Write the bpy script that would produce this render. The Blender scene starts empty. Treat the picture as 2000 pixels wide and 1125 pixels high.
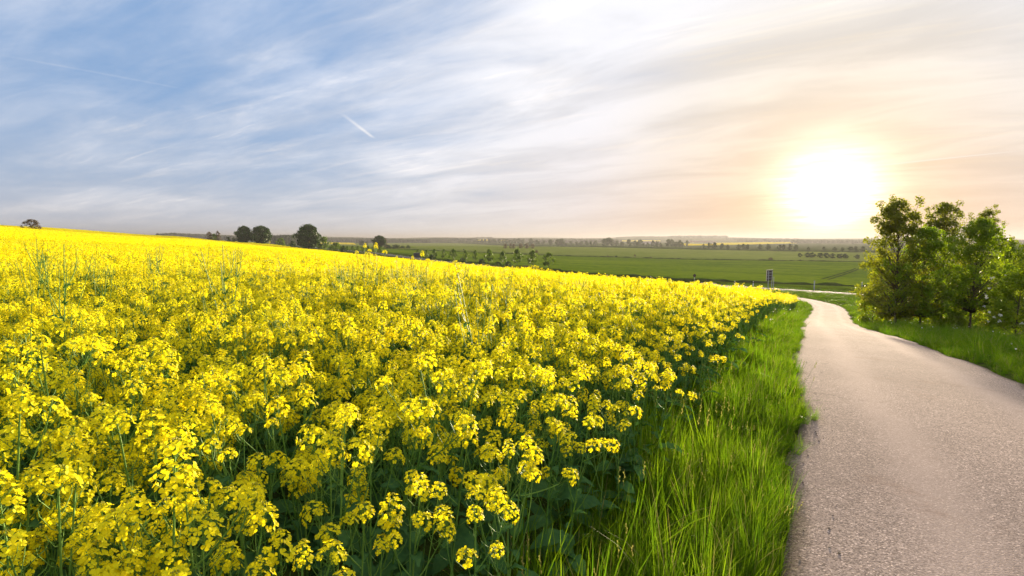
import bpy, math, random
import numpy as np
from mathutils import Matrix, Vector, Euler

rnd = random.Random(7)
rg = np.random.default_rng(7)
scene = bpy.context.scene
R = math.radians

# ------------------------------------------------------------------ camera
FPX = 1111.0                                   # focal length in pixels of a 2000 px wide frame
PITCH = math.atan(94.5 / FPX)
CAMZ = 1.75
cam_d = bpy.data.cameras.new('camera')
cam_d.lens = 36.0 * FPX / 2000.0
cam_d.sensor_width = 36.0
cam_d.clip_start = 0.05
cam_d.clip_end = 60000
cam = bpy.data.objects.new('camera', cam_d)
scene.collection.objects.link(cam)
cam.location = (0, 0, CAMZ)
cam.rotation_euler = (math.pi / 2 - PITCH, 0, 0)
scene.camera = cam

# ------------------------------------------------------------------ light
SUN_AZ, SUN_EL = R(28.9), R(3.9)
SUN = Vector((math.sin(SUN_AZ) * math.cos(SUN_EL), math.cos(SUN_AZ) * math.cos(SUN_EL), math.sin(SUN_EL)))
sun_d = bpy.data.lights.new('sun', 'SUN')
sun_d.energy = 5.0
sun_d.angle = R(1.2)
sun_d.color = (1.0, 0.81, 0.55)
sun = bpy.data.objects.new('sun', sun_d)
scene.collection.objects.link(sun)
sun.rotation_euler = SUN.to_track_quat('Z', 'Y').to_euler()
sun.location = (60, 110, 60)

class NT:
    """small node-tree writer"""
    def __init__(self, tree):
        self.t = tree; self.n = tree.nodes; self.l = tree.links
    def node(self, typ, **kw):
        n = self.n.new(typ)
        for k, v in kw.items(): setattr(n, k, v)
        return n
    def put(self, sock, v):
        if isinstance(v, bpy.types.NodeSocket): self.l.new(v, sock)
        elif v is not None: sock.default_value = v
    def m(self, op, a, b=None, c=None, clamp=False):
        n = self.node('ShaderNodeMath', operation=op); n.use_clamp = clamp
        self.put(n.inputs[0], a)
        if b is not None: self.put(n.inputs[1], b)
        if c is not None: self.put(n.inputs[2], c)
        return n.outputs[0]
    def vm(self, op, a, b=None, s=None):
        n = self.node('ShaderNodeVectorMath', operation=op)
        self.put(n.inputs[0], a)
        if b is not None: self.put(n.inputs[1], b)
        if s is not None: self.put(n.inputs['Scale'], s)
        return n.outputs['Value'] if op in ('DOT_PRODUCT', 'LENGTH') else n.outputs[0]
    def mix(self, f, a, b, blend='MIX'):
        n = self.node('ShaderNodeMix', data_type='RGBA', blend_type=blend)
        self.put(n.inputs[0], f); self.put(n.inputs[6], a); self.put(n.inputs[7], b)
        return n.outputs[2]
    def noise(self, vec, scale, detail=4, rough=0.5, dist=0.0):
        n = self.node('ShaderNodeTexNoise')
        if vec is not None: self.put(n.inputs['Vector'], vec)
        n.inputs['Scale'].default_value = scale; n.inputs['Detail'].default_value = detail
        n.inputs['Roughness'].default_value = rough; n.inputs['Distortion'].default_value = dist
        return n.outputs[0]
    def ramp(self, f, lo, hi, a=0.0, b=1.0, smooth=True):
        n = self.node('ShaderNodeMapRange'); n.interpolation_type = 'SMOOTHSTEP' if smooth else 'LINEAR'
        self.put(n.inputs[0], f)
        for i, v in enumerate((lo, hi, a, b)): n.inputs[i + 1].default_value = v
        return n.outputs[0]

world = bpy.data.worlds.new('World')
scene.world = world
world.use_nodes = True
W = NT(world.node_tree)
W.n.clear()
out = W.node('ShaderNodeOutputWorld')
bg = W.node('ShaderNodeBackground'); bg.inputs['Strength'].default_value = 0.05
W.l.new(bg.outputs[0], out.inputs[0])
sky = W.node('ShaderNodeTexSky', sky_type='NISHITA')
sky.sun_disc = False
sky.sun_elevation = SUN_EL
sky.sun_rotation = SUN_AZ
sky.altitude = 100
sky.air_density = 1.0; sky.dust_density = 1.2; sky.ozone_density = 4.0
D = W.node('ShaderNodeTexCoord').outputs['Generated']
D = W.vm('NORMALIZE', D)
sep = W.node('ShaderNodeSeparateXYZ'); W.l.new(D, sep.inputs[0])
dx, dy, dz = sep.outputs
cs = W.vm('DOT_PRODUCT', D, tuple(SUN))                        # cosine of the angle to the sun
csp = W.m('MAXIMUM', cs, 0.0)
el = W.m('MAXIMUM', dz, 0.0)
# thin cirrus spread on a high layer
den = W.m('ADD', el, 0.09)
cu, cv = W.m('DIVIDE', dx, den), W.m('DIVIDE', dy, den)
def layer(ang, sx, sy, scale, detail, rough, dist, off):
    c, s = math.cos(ang), math.sin(ang)
    a = W.m('ADD', W.m('MULTIPLY', cu, c * sx), W.m('MULTIPLY', cv, s * sx))
    b = W.m('ADD', W.m('MULTIPLY', cu, -s * sy), W.m('MULTIPLY', cv, c * sy))
    cb = W.node('ShaderNodeCombineXYZ')
    W.put(cb.inputs[0], a); W.put(cb.inputs[1], b); cb.inputs[2].default_value = off
    return W.noise(cb.outputs[0], scale, detail, rough, dist)
n1 = layer(R(-28), 0.65, 1.25, 0.75, 6, 0.55, 0.5, 3.1)
n2 = layer(R(-40), 0.6, 1.3, 1.2, 7, 0.58, 0.6, 8.7)
n3 = layer(R(-30), 0.5, 1.6, 2.4, 8, 0.62, 0.9, 1.3)
n4 = layer(R(-10), 0.7, 1.0, 0.4, 3, 0.5, 0.2, 5.5)
nn = W.m('ADD', W.m('ADD', W.m('MULTIPLY', n1, 0.34), W.m('MULTIPLY', n2, 0.26)),
         W.m('ADD', W.m('MULTIPLY', n3, 0.18), W.m('MULTIPLY', n4, 0.22)))
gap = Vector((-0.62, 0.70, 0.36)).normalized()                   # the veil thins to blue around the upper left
side = W.m('MULTIPLY', W.ramp(W.vm('DOT_PRODUCT', D, tuple(gap)), 0.62, 0.99, 1, 0), 0.29)  # veil kept full over the unseen sky behind the camera, for added fill light
wisp = W.m('MULTIPLY', W.ramp(layer(R(-33), 0.32, 2.0, 3.2, 10, 0.66, 0.5, 2.2), 0.50, 0.74), W.ramp(n1, 0.40, 0.62))
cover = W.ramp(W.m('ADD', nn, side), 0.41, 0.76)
warm = W.ramp(cs, 0.92, 1.0)
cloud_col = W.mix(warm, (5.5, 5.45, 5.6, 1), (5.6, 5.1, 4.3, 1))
shade = W.ramp(n2, 0.35, 0.68, 0.86, 1.12)
cloud_col = W.mix(1.0, cloud_col, W.vm('SCALE', (1, 1, 1), None, shade), 'MULTIPLY')
skyc = W.mix(0.72, sky.outputs[0], (1.35, 2.6, 4.7, 1))          # clear evening blue between the veils
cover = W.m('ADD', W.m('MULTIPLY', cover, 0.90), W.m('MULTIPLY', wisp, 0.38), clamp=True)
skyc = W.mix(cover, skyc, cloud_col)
# murky air near the horizon
hz = W.m('POWER', 2.718, W.m('MULTIPLY', el, -9.0))
glowh = W.m('POWER', csp, 14.0)
hz_col = W.mix(glowh, (4.0, 4.05, 4.35, 1), (4.2, 1.9, 0.5, 1))
skyc = W.mix(W.m('MULTIPLY', hz, 0.9), skyc, hz_col)
# aureole of the veiled sun
g1 = W.vm('SCALE', (1.0, 0.86, 0.62), None, W.m('MULTIPLY', W.m('MULTIPLY', W.m('POWER', csp, 620.0), W.ramp(n3, 0.3, 0.7, 0.55, 1.5)), 13.0))
g2 = W.vm('SCALE', (1.0, 0.58, 0.17), None, W.m('MULTIPLY', W.m('POWER', csp, 110.0), 2.1))
g3 = W.vm('SCALE', (1.0, 0.78, 0.50), None, W.m('MULTIPLY', W.m('POWER', csp, 22.0), 0.0))
skyc = W.vm('ADD', W.vm('ADD', skyc, g1), W.vm('ADD', g2, g3))
# aircraft trails: thin bright lines on the cloud layer
def trail(a, b, width, amount):
    (ax, ay), (bx, by) = a, b
    L = math.hypot(bx - ax, by - ay); ex, ey = (bx - ax) / L, (by - ay) / L
    px_ = W.m('SUBTRACT', cu, ax); py_ = W.m('SUBTRACT', cv, ay)
    al = W.m('ADD', W.m('MULTIPLY', px_, ex), W.m('MULTIPLY', py_, ey))
    ac = W.m('ABSOLUTE', W.m('ADD', W.m('MULTIPLY', px_, -ey), W.m('MULTIPLY', py_, ex)))
    k = W.m('MULTIPLY', W.ramp(ac, 0.0, width, 1, 0), W.m('MULTIPLY', W.ramp(al, 0, 0.35 * L, 0, 1), W.ramp(al, 0.8 * L, L, 1, 0)))
    return W.m('MULTIPLY', k, W.m('MULTIPLY', W.ramp(n3, 0.3, 0.6, 0.5, 1.0), amount))
def cloud_uv(px, py):
    u, v = (px - 1000) / FPX, (py - 562.5) / FPX
    d = Vector((u, math.cos(PITCH) - v * math.sin(PITCH), -(math.sin(PITCH) + v * math.cos(PITCH)))).normalized()
    return d.x / (d.z + 0.09), d.y / (d.z + 0.09)
for a, b, wd, am in (((664, 219), (733, 272), 0.022, 0.75), ((2040, 290), (1700, 325), 0.030, 0.5), ((-40, 100), (380, 178), 0.018, 0.14)):
    skyc = W.mix(trail(cloud_uv(*a), cloud_uv(*b), wd, am), skyc, (5.8, 5.7, 5.7, 1))
skyc = W.vm('SCALE', skyc, None, 0.89)
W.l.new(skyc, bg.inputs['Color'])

vs = scene.view_settings
vs.view_transform = 'Standard'; vs.look = 'None'; vs.gamma = 1.0; vs.exposure = 2.0
vs.use_curve_mapping = False
scene.render.engine = 'CYCLES'
cy = scene.cycles
cy.use_denoising = True
cy.max_bounces = 8; cy.diffuse_bounces = 5; cy.glossy_bounces = 1; cy.transmission_bounces = 6
cy.volume_bounces = 0; cy.transparent_max_bounces = 4
cy.use_adaptive_sampling = True; cy.adaptive_threshold = 0.02
cy.sample_clamp_indirect = 4.0

# ------------------------------------------------------------------ materials
MATS = {}
def material(name):
    m = bpy.data.materials.new(name); m.use_nodes = True
    t = NT(m.node_tree); t.n.clear()
    o = t.node('ShaderNodeOutputMaterial')
    MATS[name] = m
    return m, t, o
def leafy(name, cols, trans=0.5, tint=(1, 1, 1), gloss=0.25, nscale=None, rough=0.5):
    """thin plant tissue: reflects and lets light through; cols vary between instances and over the mesh"""
    m, t, o = material(name)
    ran = t.node('ShaderNodeObjectInfo').outputs['Random']
    co = t.node('ShaderNodeTexCoord').outputs['Object']
    f = ran if nscale is None else t.m('ADD', t.m('MULTIPLY', ran, 0.45), t.m('MULTIPLY', t.ramp(t.noise(co, nscale, 2), 0.3, 0.7), 0.55))
    c = t.mix(f, cols[0] + (1,), cols[1] + (1,))
    p = t.node('ShaderNodeBsdfPrincipled'); t.put(p.inputs['Base Color'], c)
    p.inputs['Roughness'].default_value = rough; p.inputs['Specular IOR Level'].default_value = gloss
    tr = t.node('ShaderNodeBsdfTranslucent'); t.put(tr.inputs[0], t.mix(1.0, c, tint + (1,), 'MULTIPLY'))
    mx = t.node('ShaderNodeMixShader'); mx.inputs[0].default_value = trans
    t.l.new(p.outputs[0], mx.inputs[1]); t.l.new(tr.outputs[0], mx.inputs[2]); t.l.new(mx.outputs[0], o.inputs[0])
    return m
def solid(name, col, rough=0.8, spec=0.3, vary=0.25, nscale=6.0, bump=0.0):
    m, t, o = material(name)
    co = t.node('ShaderNodeTexCoord').outputs['Object']
    n = t.noise(co, nscale, 5, 0.6)
    lo = tuple(c * (1 - vary) for c in col) + (1,); hi = tuple(min(1, c * (1 + vary)) for c in col) + (1,)
    p = t.node('ShaderNodeBsdfPrincipled'); t.put(p.inputs['Base Color'], t.mix(t.ramp(n, 0.3, 0.7), lo, hi))
    p.inputs['Roughness'].default_value = rough; p.inputs['Specular IOR Level'].default_value = spec
    if bump:
        b = t.node('ShaderNodeBump'); b.inputs['Strength'].default_value = bump; t.put(b.inputs['Height'], n)
        t.l.new(b.outputs[0], p.inputs['Normal'])
    t.l.new(p.outputs[0], o.inputs[0])
    return m

PETAL = leafy('rapeseed petal', ((0.89, 0.76, 0.014), (0.87, 0.82, 0.022)), 0.5, (1, 0.97, 0.6), 0.06)
STEM = leafy('rapeseed stem', ((0.11, 0.24, 0.04), (0.19, 0.33, 0.06)), 0.2, (1, 1, 1), 0.12)
LEAF = leafy('rapeseed leaf', ((0.05, 0.13, 0.05), (0.09, 0.19, 0.06)), 0.35, (1.2, 1.3, 0.5), 0.0, 30, 0.8)
BUD = leafy('rapeseed bud', ((0.35, 0.36, 0.03), (0.5, 0.44, 0.02)), 0.3)
GRASS = leafy('grass blade', ((0.045, 0.135, 0.012), (0.17, 0.27, 0.012)), 0.55, (1.3, 1.25, 0.5), 0.0, 9, 0.8)
GRASSDRY = leafy('dry grass', ((0.20, 0.22, 0.06), (0.30, 0.28, 0.09)), 0.4, (1, 1, .7), 0.08)
WHITEFL = leafy('white flower', ((0.75, 0.74, 0.68), (0.8, 0.8, 0.76)), 0.4)
TLEAF = leafy('young maple leaf', ((0.12, 0.22, 0.012), (0.24, 0.31, 0.016)), 0.6, (1.35, 1.25, 0.4), 0.3, 1.2)
TLEAF2 = leafy('dark tree leaf', ((0.10, 0.15, 0.012), (0.20, 0.23, 0.016)), 0.6, (1.35, 1.2, 0.4), 0.3, 1.2)
BLEAF = leafy('old tree leaf', ((0.025, 0.062, 0.010), (0.05, 0.10, 0.014)), 0.25, (1, 1, 0.7), 0.2, 3)
FLEAF = leafy('far tree leaf', ((0.03, 0.065, 0.014), (0.06, 0.09, 0.022)), 0.3, (1, 1, 0.7), 0.1, 3)
TANLEAF = leafy('brownish budding twig', ((0.10, 0.07, 0.035), (0.14, 0.10, 0.05)), 0.25)
AVLEAF = leafy('avenue tree leaf', ((0.07, 0.14, 0.014), (0.12, 0.19, 0.02)), 0.45, (1.2, 1.1, 0.5), 0.2, 3)
BARK = solid('bark', (0.075, 0.055, 0.04), 0.9, 0.2, 0.4, 14, 0.4)
STAKE = solid('pale wooden stake', (0.42, 0.36, 0.28), 0.8, 0.2, 0.2, 9)
POSTW = solid('white plastic post', (0.78, 0.78, 0.76), 0.5, 0.4, 0.05)
POSTB = solid('black band', (0.03, 0.03, 0.03), 0.5, 0.4, 0.1)
STEEL = solid('galvanised steel', (0.30, 0.31, 0.33), 0.45, 0.5, 0.15)
SIGNBACK = solid('weathered sign back', (0.055, 0.042, 0.038), 0.8, 0.15, 0.25, 3)
SIGNEDGE = solid('bright sign edge', (0.62, 0.55, 0.45), 0.5, 0.4, 0.1)
DARKBOARD = solid('dark board', (0.03, 0.034, 0.045), 0.6, 0.3, 0.25, 2)
ROOF = solid('barn roof', (0.30, 0.22, 0.19), 0.8, 0.2, 0.2, 0.4)
WALLM = solid('barn wall', (0.55, 0.52, 0.48), 0.8, 0.2, 0.15, 0.4)

def far_canopy(name, a, b, s1, s2, stripe=None):
    m, t, o = material(name)
    co = t.node('ShaderNodeTexCoord').outputs['Object']
    f = t.m('ADD', t.m('MULTIPLY', t.noise(co, s1, 6, 0.62), 0.6), t.m('MULTIPLY', t.noise(co, s2, 3), 0.4))
    f = t.ramp(f, 0.36, 0.64)
    c = t.mix(f, a + (1,), b + (1,))
    if stripe:
        ang, per, dark, wd = stripe
        sp = t.node('ShaderNodeSeparateXYZ'); t.l.new(co, sp.inputs[0])
        u = t.m('ADD', t.m('MULTIPLY', sp.outputs[0], math.cos(ang)), t.m('MULTIPLY', sp.outputs[1], math.sin(ang)))
        u = t.m('ADD', u, t.m('MULTIPLY', t.noise(co, 0.03, 2), 3.0))
        k = t.m('ABSOLUTE', t.m('SUBTRACT', t.m('FRACT', t.m('DIVIDE', u, per)), 0.5))
        k = t.m('MULTIPLY', t.ramp(k, 0.0, wd, 1, 0), t.ramp(t.noise(co, 0.012, 2), 0.35, 0.6))
        c = t.mix(t.m('MULTIPLY', k, 0.8), c, dark + (1,))
    p = t.node('ShaderNodeBsdfDiffuse'); t.put(p.inputs['Color'], c)
    tr = t.node('ShaderNodeBsdfTranslucent'); t.put(tr.inputs[0], c)
    b_ = t.node('ShaderNodeBump'); b_.inputs['Strength'].default_value = 0.6; b_.inputs['Distance'].default_value = 0.3
    t.put(b_.inputs['Height'], f)
    t.l.new(b_.outputs[0], p.inputs['Normal'])
    mx = t.node('ShaderNodeMixShader'); mx.inputs[0].default_value = 0.15
    t.l.new(p.outputs[0], mx.inputs[1]); t.l.new(tr.outputs[0], mx.inputs[2]); t.l.new(mx.outputs[0], o.inputs[0])
    return m
CANOPY = far_canopy('rapeseed canopy', (0.55, 0.44, 0.006), (0.82, 0.69, 0.012), 1.6, 0.05, (R(31.4), 24.0, (0.30, 0.27, 0.02), 0.03))
FARRAPE = far_canopy('far rapeseed', (0.70, 0.52, 0.010), (0.85, 0.66, 0.012), 0.05, 0.01)
WHEAT = far_canopy('young wheat', (0.085, 0.14, 0.009), (0.16, 0.215, 0.012), 0.35, 0.02, (R(60), 26.0, (0.035, 0.08, 0.010), 0.10))
PASTURE = far_canopy('pale meadow', (0.15, 0.19, 0.03), (0.22, 0.25, 0.05), 0.12, 0.008, (R(75), 40.0, (0.06, 0.10, 0.02), 0.06))
FARGREEN = far_canopy('far farmland', (0.07, 0.10, 0.03), (0.13, 0.14, 0.05), 0.02, 0.003)
MARGIN = far_canopy('rank field margin', (0.028, 0.05, 0.010), (0.07, 0.085, 0.022), 0.6, 0.1)
WOODM = far_canopy('far wood', (0.02, 0.035, 0.015), (0.045, 0.06, 0.025), 0.05, 0.01)
GROUND = far_canopy('grassy ground', (0.030, 0.050, 0.010), (0.075, 0.095, 0.020), 1.3, 0.08)

def asphalt(name, base, grain):
    m, t, o = material(name)
    co = t.node('ShaderNodeTexCoord').outputs['Object']
    v = t.node('ShaderNodeTexVoronoi'); t.put(v.inputs['Vector'], co); v.inputs['Scale'].default_value = grain
    sp = t.node('ShaderNodeSeparateColor'); t.l.new(v.outputs['Color'], sp.inputs[0])
    k = sp.outputs[0]
    big = t.noise(co, 0.5, 5, 0.6); mid = t.noise(co, 14, 4, 0.65)
    c = t.mix(t.ramp(k, 0.05, 0.75), tuple(x * 0.5 for x in base) + (1,), tuple(x * 1.15 for x in base) + (1,))
    c = t.mix(t.ramp(k, 0.90, 0.96), c, tuple(min(1, x * 2.0) for x in base) + (1,))
    c = t.mix(t.ramp(t.m('ADD', t.m('MULTIPLY', big, 0.6), t.m('MULTIPLY', mid, 0.4)), 0.35, 0.65, 0, 0.5), c, tuple(x * 0.62 for x in base) + (1,))
    ac = t.node('ShaderNodeAttribute'); ac.attribute_name = 'across'; ac = ac.outputs['Fac']
    wob = t.m('ADD', ac, t.m('MULTIPLY', t.m('SUBTRACT', t.noise(co, 0.35, 2), 0.5), 0.12))
    trk = t.m('MULTIPLY', t.ramp(t.m('ABSOLUTE', t.m('SUBTRACT', t.m('ABSOLUTE', t.m('SUBTRACT', wob, 0.5)), 0.24)), 0.0, 0.13, 1, 0), 0.5)
    c = t.mix(trk, c, tuple(x * 1.25 for x in base) + (1,))                      # polished wheel tracks
    stain = t.m('MULTIPLY', t.ramp(t.noise(co, 1.1, 6, 0.7), 0.56, 0.70), 0.35)
    c = t.mix(stain, c, (base[0] * .62, base[1] * .52, base[2] * .45, 1))
    cr = t.node('ShaderNodeTexVoronoi', feature='DISTANCE_TO_EDGE'); cr.inputs['Scale'].default_value = 0.55
    wv = t.node('ShaderNodeTexNoise'); t.put(wv.inputs['Vector'], co); wv.inputs['Scale'].default_value = 2.2; wv.inputs['Detail'].default_value = 6
    t.put(cr.inputs['Vector'], t.vm('ADD', co, t.vm('SCALE', wv.outputs['Color'], None, 0.5)))
    crack = t.m('MULTIPLY', t.ramp(cr.outputs['Distance'], 0.0, 0.006, 1, 0), t.ramp(t.noise(co, 0.3, 2), 0.50, 0.62))
    c = t.mix(t.m('MULTIPLY', crack, 0.65), c, (0.05, 0.04, 0.035, 1))
    rim = t.m('ADD', t.m('MINIMUM', ac, t.m('SUBTRACT', 1.0, ac)), t.m('MULTIPLY', t.m('SUBTRACT', t.noise(co, 5, 5, 0.7), 0.5), 0.07))
    c = t.mix(t.ramp(rim, 0.0, 0.045, 0.7, 0), c, t.mix(k, (0.06, 0.045, 0.03, 1), (0.16, 0.13, 0.09, 1)))   # soil and grit along the edges
    p = t.node('ShaderNodeBsdfPrincipled'); t.put(p.inputs['Base Color'], c); p.inputs['Roughness'].default_value = 1.0; p.inputs['Specular IOR Level'].default_value = 0.012
    b = t.node('ShaderNodeBump'); b.inputs['Strength'].default_value = 0.35; b.inputs['Distance'].default_value = 0.004
    t.put(b.inputs['Height'], t.m('SUBTRACT', 1.0, v.outputs['Distance']))
    t.l.new(b.outputs[0], p.inputs['Normal']); t.l.new(p.outputs[0], o.inputs[0])
    return m
PATHM = asphalt('worn chipped asphalt', (0.345, 0.272, 0.236), 105.0)
ROADM = asphalt('road asphalt', (0.09, 0.087, 0.087), 60.0)
PAINT = solid('road paint', (0.75, 0.74, 0.70), 0.6, 0.3, 0.1)

# ------------------------------------------------------------------ helpers
COL = scene.collection
class MB:
    def __init__(self): self.v = []; self.f = []; self.mi = []; self.n = 0
    def add(self, verts, faces, mi=0):
        o = self.n
        self.v.append(np.asarray(verts, float).reshape(-1, 3)); self.n += len(self.v[-1])
        self.f += [tuple(i + o for i in q) for q in faces]
        self.mi += [mi] * len(faces)
    def merge(self, other, mat=None, mi=None):
        if not other.n: return
        v = np.concatenate(other.v)
        if mat is not None:
            M = np.array(mat); v = v @ M[:3, :3].T + M[:3, 3]
        o = self.n
        self.v.append(v); self.n += len(v)
        self.f += [tuple(i + o for i in q) for q in other.f]
        self.mi += list(other.mi) if mi is None else [mi[k] for k in other.mi]
    def mesh(self, name, mats, smooth=True):
        me = bpy.data.meshes.new(name)
        me.from_pydata(np.concatenate(self.v).tolist() if self.v else [], [], self.f)
        for m in mats: me.materials.append(m)
        if len(mats) > 1: me.polygons.foreach_set('material_index', self.mi)
        if smooth: me.polygons.foreach_set('use_smooth', [True] * len(self.f))
        me.update()
        return me
    def tube(self, pts, radii, sides=5, mi=0, cap=False):
        pts = np.asarray(pts, float); n = len(pts)
        ring = []
        for i in range(n):
            d = pts[min(i + 1, n - 1)] - pts[max(i - 1, 0)]
            d = d / (np.linalg.norm(d) + 1e-9)
            a = np.array((1, 0, 0)) if abs(d[0]) < 0.8 else np.array((0, 1, 0))
            a = np.cross(d, a); a /= np.linalg.norm(a); b = np.cross(d, a)
            th = np.arange(sides) * 2 * math.pi / sides
            ring.append(pts[i] + radii[i] * (np.cos(th)[:, None] * a + np.sin(th)[:, None] * b))
        fs = []
        for i in range(n - 1):
            for k in range(sides):
                fs.append((i * sides + k, i * sides + (k + 1) % sides, (i + 1) * sides + (k + 1) % sides, (i + 1) * sides + k))
        if cap: fs.append(tuple(range((n - 1) * sides, n * sides)))
        self.add(np.concatenate(ring), fs, mi)
    def box(self, lo, hi, mi=0):
        x0, y0, z0 = lo; x1, y1, z1 = hi
        v = [(x0, y0, z0), (x1, y0, z0), (x1, y1, z0), (x0, y1, z0), (x0, y0, z1), (x1, y0, z1), (x1, y1, z1), (x0, y1, z1)]
        self.add(v, [(0, 3, 2, 1), (4, 5, 6, 7), (0, 1, 5, 4), (1, 2, 6, 5), (2, 3, 7, 6), (3, 0, 4, 7)], mi)
def link(name, mesh, parent=None, loc=(0, 0, 0), rot=(0, 0, 0), scale=(1, 1, 1)):
    o = bpy.data.objects.new(name, mesh)
    COL.objects.link(o); o.parent = parent
    o.location = loc; o.rotation_euler = rot; o.scale = scale
    return o
def tag(o, label=None, cat=None, group=None, kind=None):
    for k, v in (('label', label), ('category', cat), ('group', group), ('kind', kind)):
        if v: o[k] = v
    return o
def copy_tree(o, parent=None):
    c = o.copy(); COL.objects.link(c); c.parent = parent
    for ch in o.children: copy_tree(ch, c)
    return c
def smooth01(a, b, x):
    u = np.clip((x - a) / (b - a), 0, 1); return u * u * (3 - 2 * u)

# ------------------------------------------------------------------ lie of the land
TA = R(58.6); TX, TY = math.sin(TA), math.cos(TA)            # the way the slope falls
KT = np.array([-400, -200, -80, 0, 6, 12, 20, 30, 40, 52, 66, 85, 105, 125, 160, 220, 400.])
KZ = np.array([11.4, 11.4, 6.3, 0, -.22, -.66, -1.45, -2.7, -3.85, -4.9, -5.85, -6.9, -7.75, -8.4, -9.3, -10.2, -11])
_h = np.diff(KT); _s = np.diff(KZ) / _h; _m = np.zeros(len(KT))
for i in range(1, len(KT) - 1):
    if _s[i - 1] * _s[i] > 0: _m[i] = 2 * _s[i - 1] * _s[i] / (_s[i - 1] + _s[i])
def profile(x):
    x = np.clip(x, KT[0], KT[-1]); i = np.clip(np.searchsorted(KT, x) - 1, 0, len(KT) - 2)
    u = (x - KT[i]) / _h[i]
    return KZ[i] * (1 + 2 * u) * (1 - u) ** 2 + _h[i] * _m[i] * u * (1 - u) ** 2 + KZ[i + 1] * u * u * (3 - 2 * u) + _h[i] * _m[i + 1] * u * u * (u - 1)
SKY_PX = np.array([-2500, -300, 300, 370, 440, 560, 740, 900, 940, 1000, 1180, 1240, 1320, 1420, 1500, 1700, 1900, 2000, 2400, 4500.])
SKY_V = np.array([464, 462, 457, 456, 460, 463, 464.5, 464.5, 463, 465, 465, 463.5, 463, 464.5, 466, 467, 468, 469, 468, 466.])
SKY_AZ = np.arctan((SKY_PX - 1000) / FPX)
def H(x, y):
    x = np.asarray(x, float); y = np.asarray(y, float)
    t = x * TX + y * TY; w = -x * TY + y * TX
    d = np.hypot(x, y)
    hill = profile(t) + 1.3e-5 * np.clip(w, 0, 700) ** 2
    k = smooth01(540, 1050, d)
    z = hill * (1 - k) - 11.0 * k
    az = np.clip(np.arctan2(x, np.maximum(y, 1e-3)), SKY_AZ[0], SKY_AZ[-1])
    v = np.interp(az, SKY_AZ, SKY_V)
    e = (469.0 - v) / FPX * np.cos(az)
    top = CAMZ + 4600 * e
    kf = smooth01(2600, 4600, d)
    z = z + kf * (top + 11.0) * (0.9 + 0.1 * np.sin(az * 37) * np.sin(d / 600))
    return z
def ray(px, py):
    u = (px - 1000) / FPX; v = (py - 562.5) / FPX
    return np.array([u, math.cos(PITCH) - v * math.sin(PITCH), -(math.sin(PITCH) + v * math.cos(PITCH))])
_S = np.geomspace(0.5, 4000, 9000)
def ground_at(px, py, off=0.0):
    r = ray(px, py)
    k = np.where(CAMZ + r[2] * _S - H(r[0] * _S, r[1] * _S) - off < 0)[0]
    s = _S[k[0]] if len(k) else _S[-1]
    return np.array([r[0] * s, r[1] * s])
def at_dist(px, d):
    az = math.atan((px - 1000) / FPX)
    return d * math.sin(az), d * math.cos(az)
def z_at(px, py, x, y):
    r = ray(px, py); s = y / r[1]
    return CAMZ + r[2] * s
def resample(P, step):
    P = np.asarray(P, float)
    s = np.concatenate([[0], np.cumsum(np.hypot(*np.diff(P, axis=0).T))])
    q = np.arange(0, s[-1], step)
    return np.stack([np.interp(q, s, P[:, 0]), np.interp(q, s, P[:, 1])], 1)
def smooth_line(P, n):
    P = P.copy()
    for _ in range(n): P[1:-1] = 0.25 * P[:-2] + 0.5 * P[1:-1] + 0.25 * P[2:]
    return P
def normals_of(P):
    d = np.gradient(P, axis=0); d /= np.linalg.norm(d, axis=1)[:, None]
    return np.stack([d[:, 1], -d[:, 0]], 1)                   # to the right of travel
def inside(P, x, y):
    x = np.asarray(x); y = np.asarray(y); r = np.zeros(x.shape, bool)
    for (x0, y0), (x1, y1) in zip(P, np.roll(P, -1, axis=0)):
        c = ((y0 > y) != (y1 > y)) & (x < (x1 - x0) * (y - y0) / (y1 - y0 + 1e-12) + x0)
        r ^= c
    return r
def poly_dist(P, x, y):
    best = np.full(np.shape(x), 1e9)
    for a, b in zip(P[:-1], P[1:]):
        e = b - a; L = e @ e
        u = np.clip(((x - a[0]) * e[0] + (y - a[1]) * e[1]) / L, 0, 1)
        best = np.minimum(best, np.hypot(x - a[0] - u * e[0], y - a[1] - u * e[1]))
    return best

# path edges
LPX = [(1530, 1125), (1545, 950), (1550, 850), (1545, 780), (1548, 720), (1553, 680), (1563, 650), (1566, 640), (1569, 626), (1580, 615), (1586, 604), (1586, 599), (1580, 592.5), (1562, 588), (1542, 582.6)]
Lp = np.array([ground_at(*p) for p in LPX])
d0 = (Lp[2] - Lp[0]) / np.linalg.norm(Lp[2] - Lp[0])
Lp = np.concatenate([[Lp[0] - d0 * 40, Lp[0] - d0 * 20, Lp[0] - d0 * 8], Lp, [(37.5, 88), (37, 100), (38, 114), (42, 126), (47, 133)]])
PL = smooth_line(resample(Lp, 0.7), 14)
dist_cam = np.hypot(PL[:, 0], PL[:, 1])
wid = np.interp(dist_cam, [0, 14, 28, 40, 60, 75, 90], [3.5, 3.4, 2.8, 2.7, 3.0, 3.2, 3.2])
PN = normals_of(PL)
edge_n = lambda s: 0.06 * np.sin(s * .7 + 2) + 0.05 * np.sin(s * 1.9) + 0.04 * np.sin(s * 4.7 + 1) + 0.03 * np.sin(s * 9.1 + 2)
PR = smooth_line(PL + PN * wid[:, None], 20)
PC = (PL + PR) / 2
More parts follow.
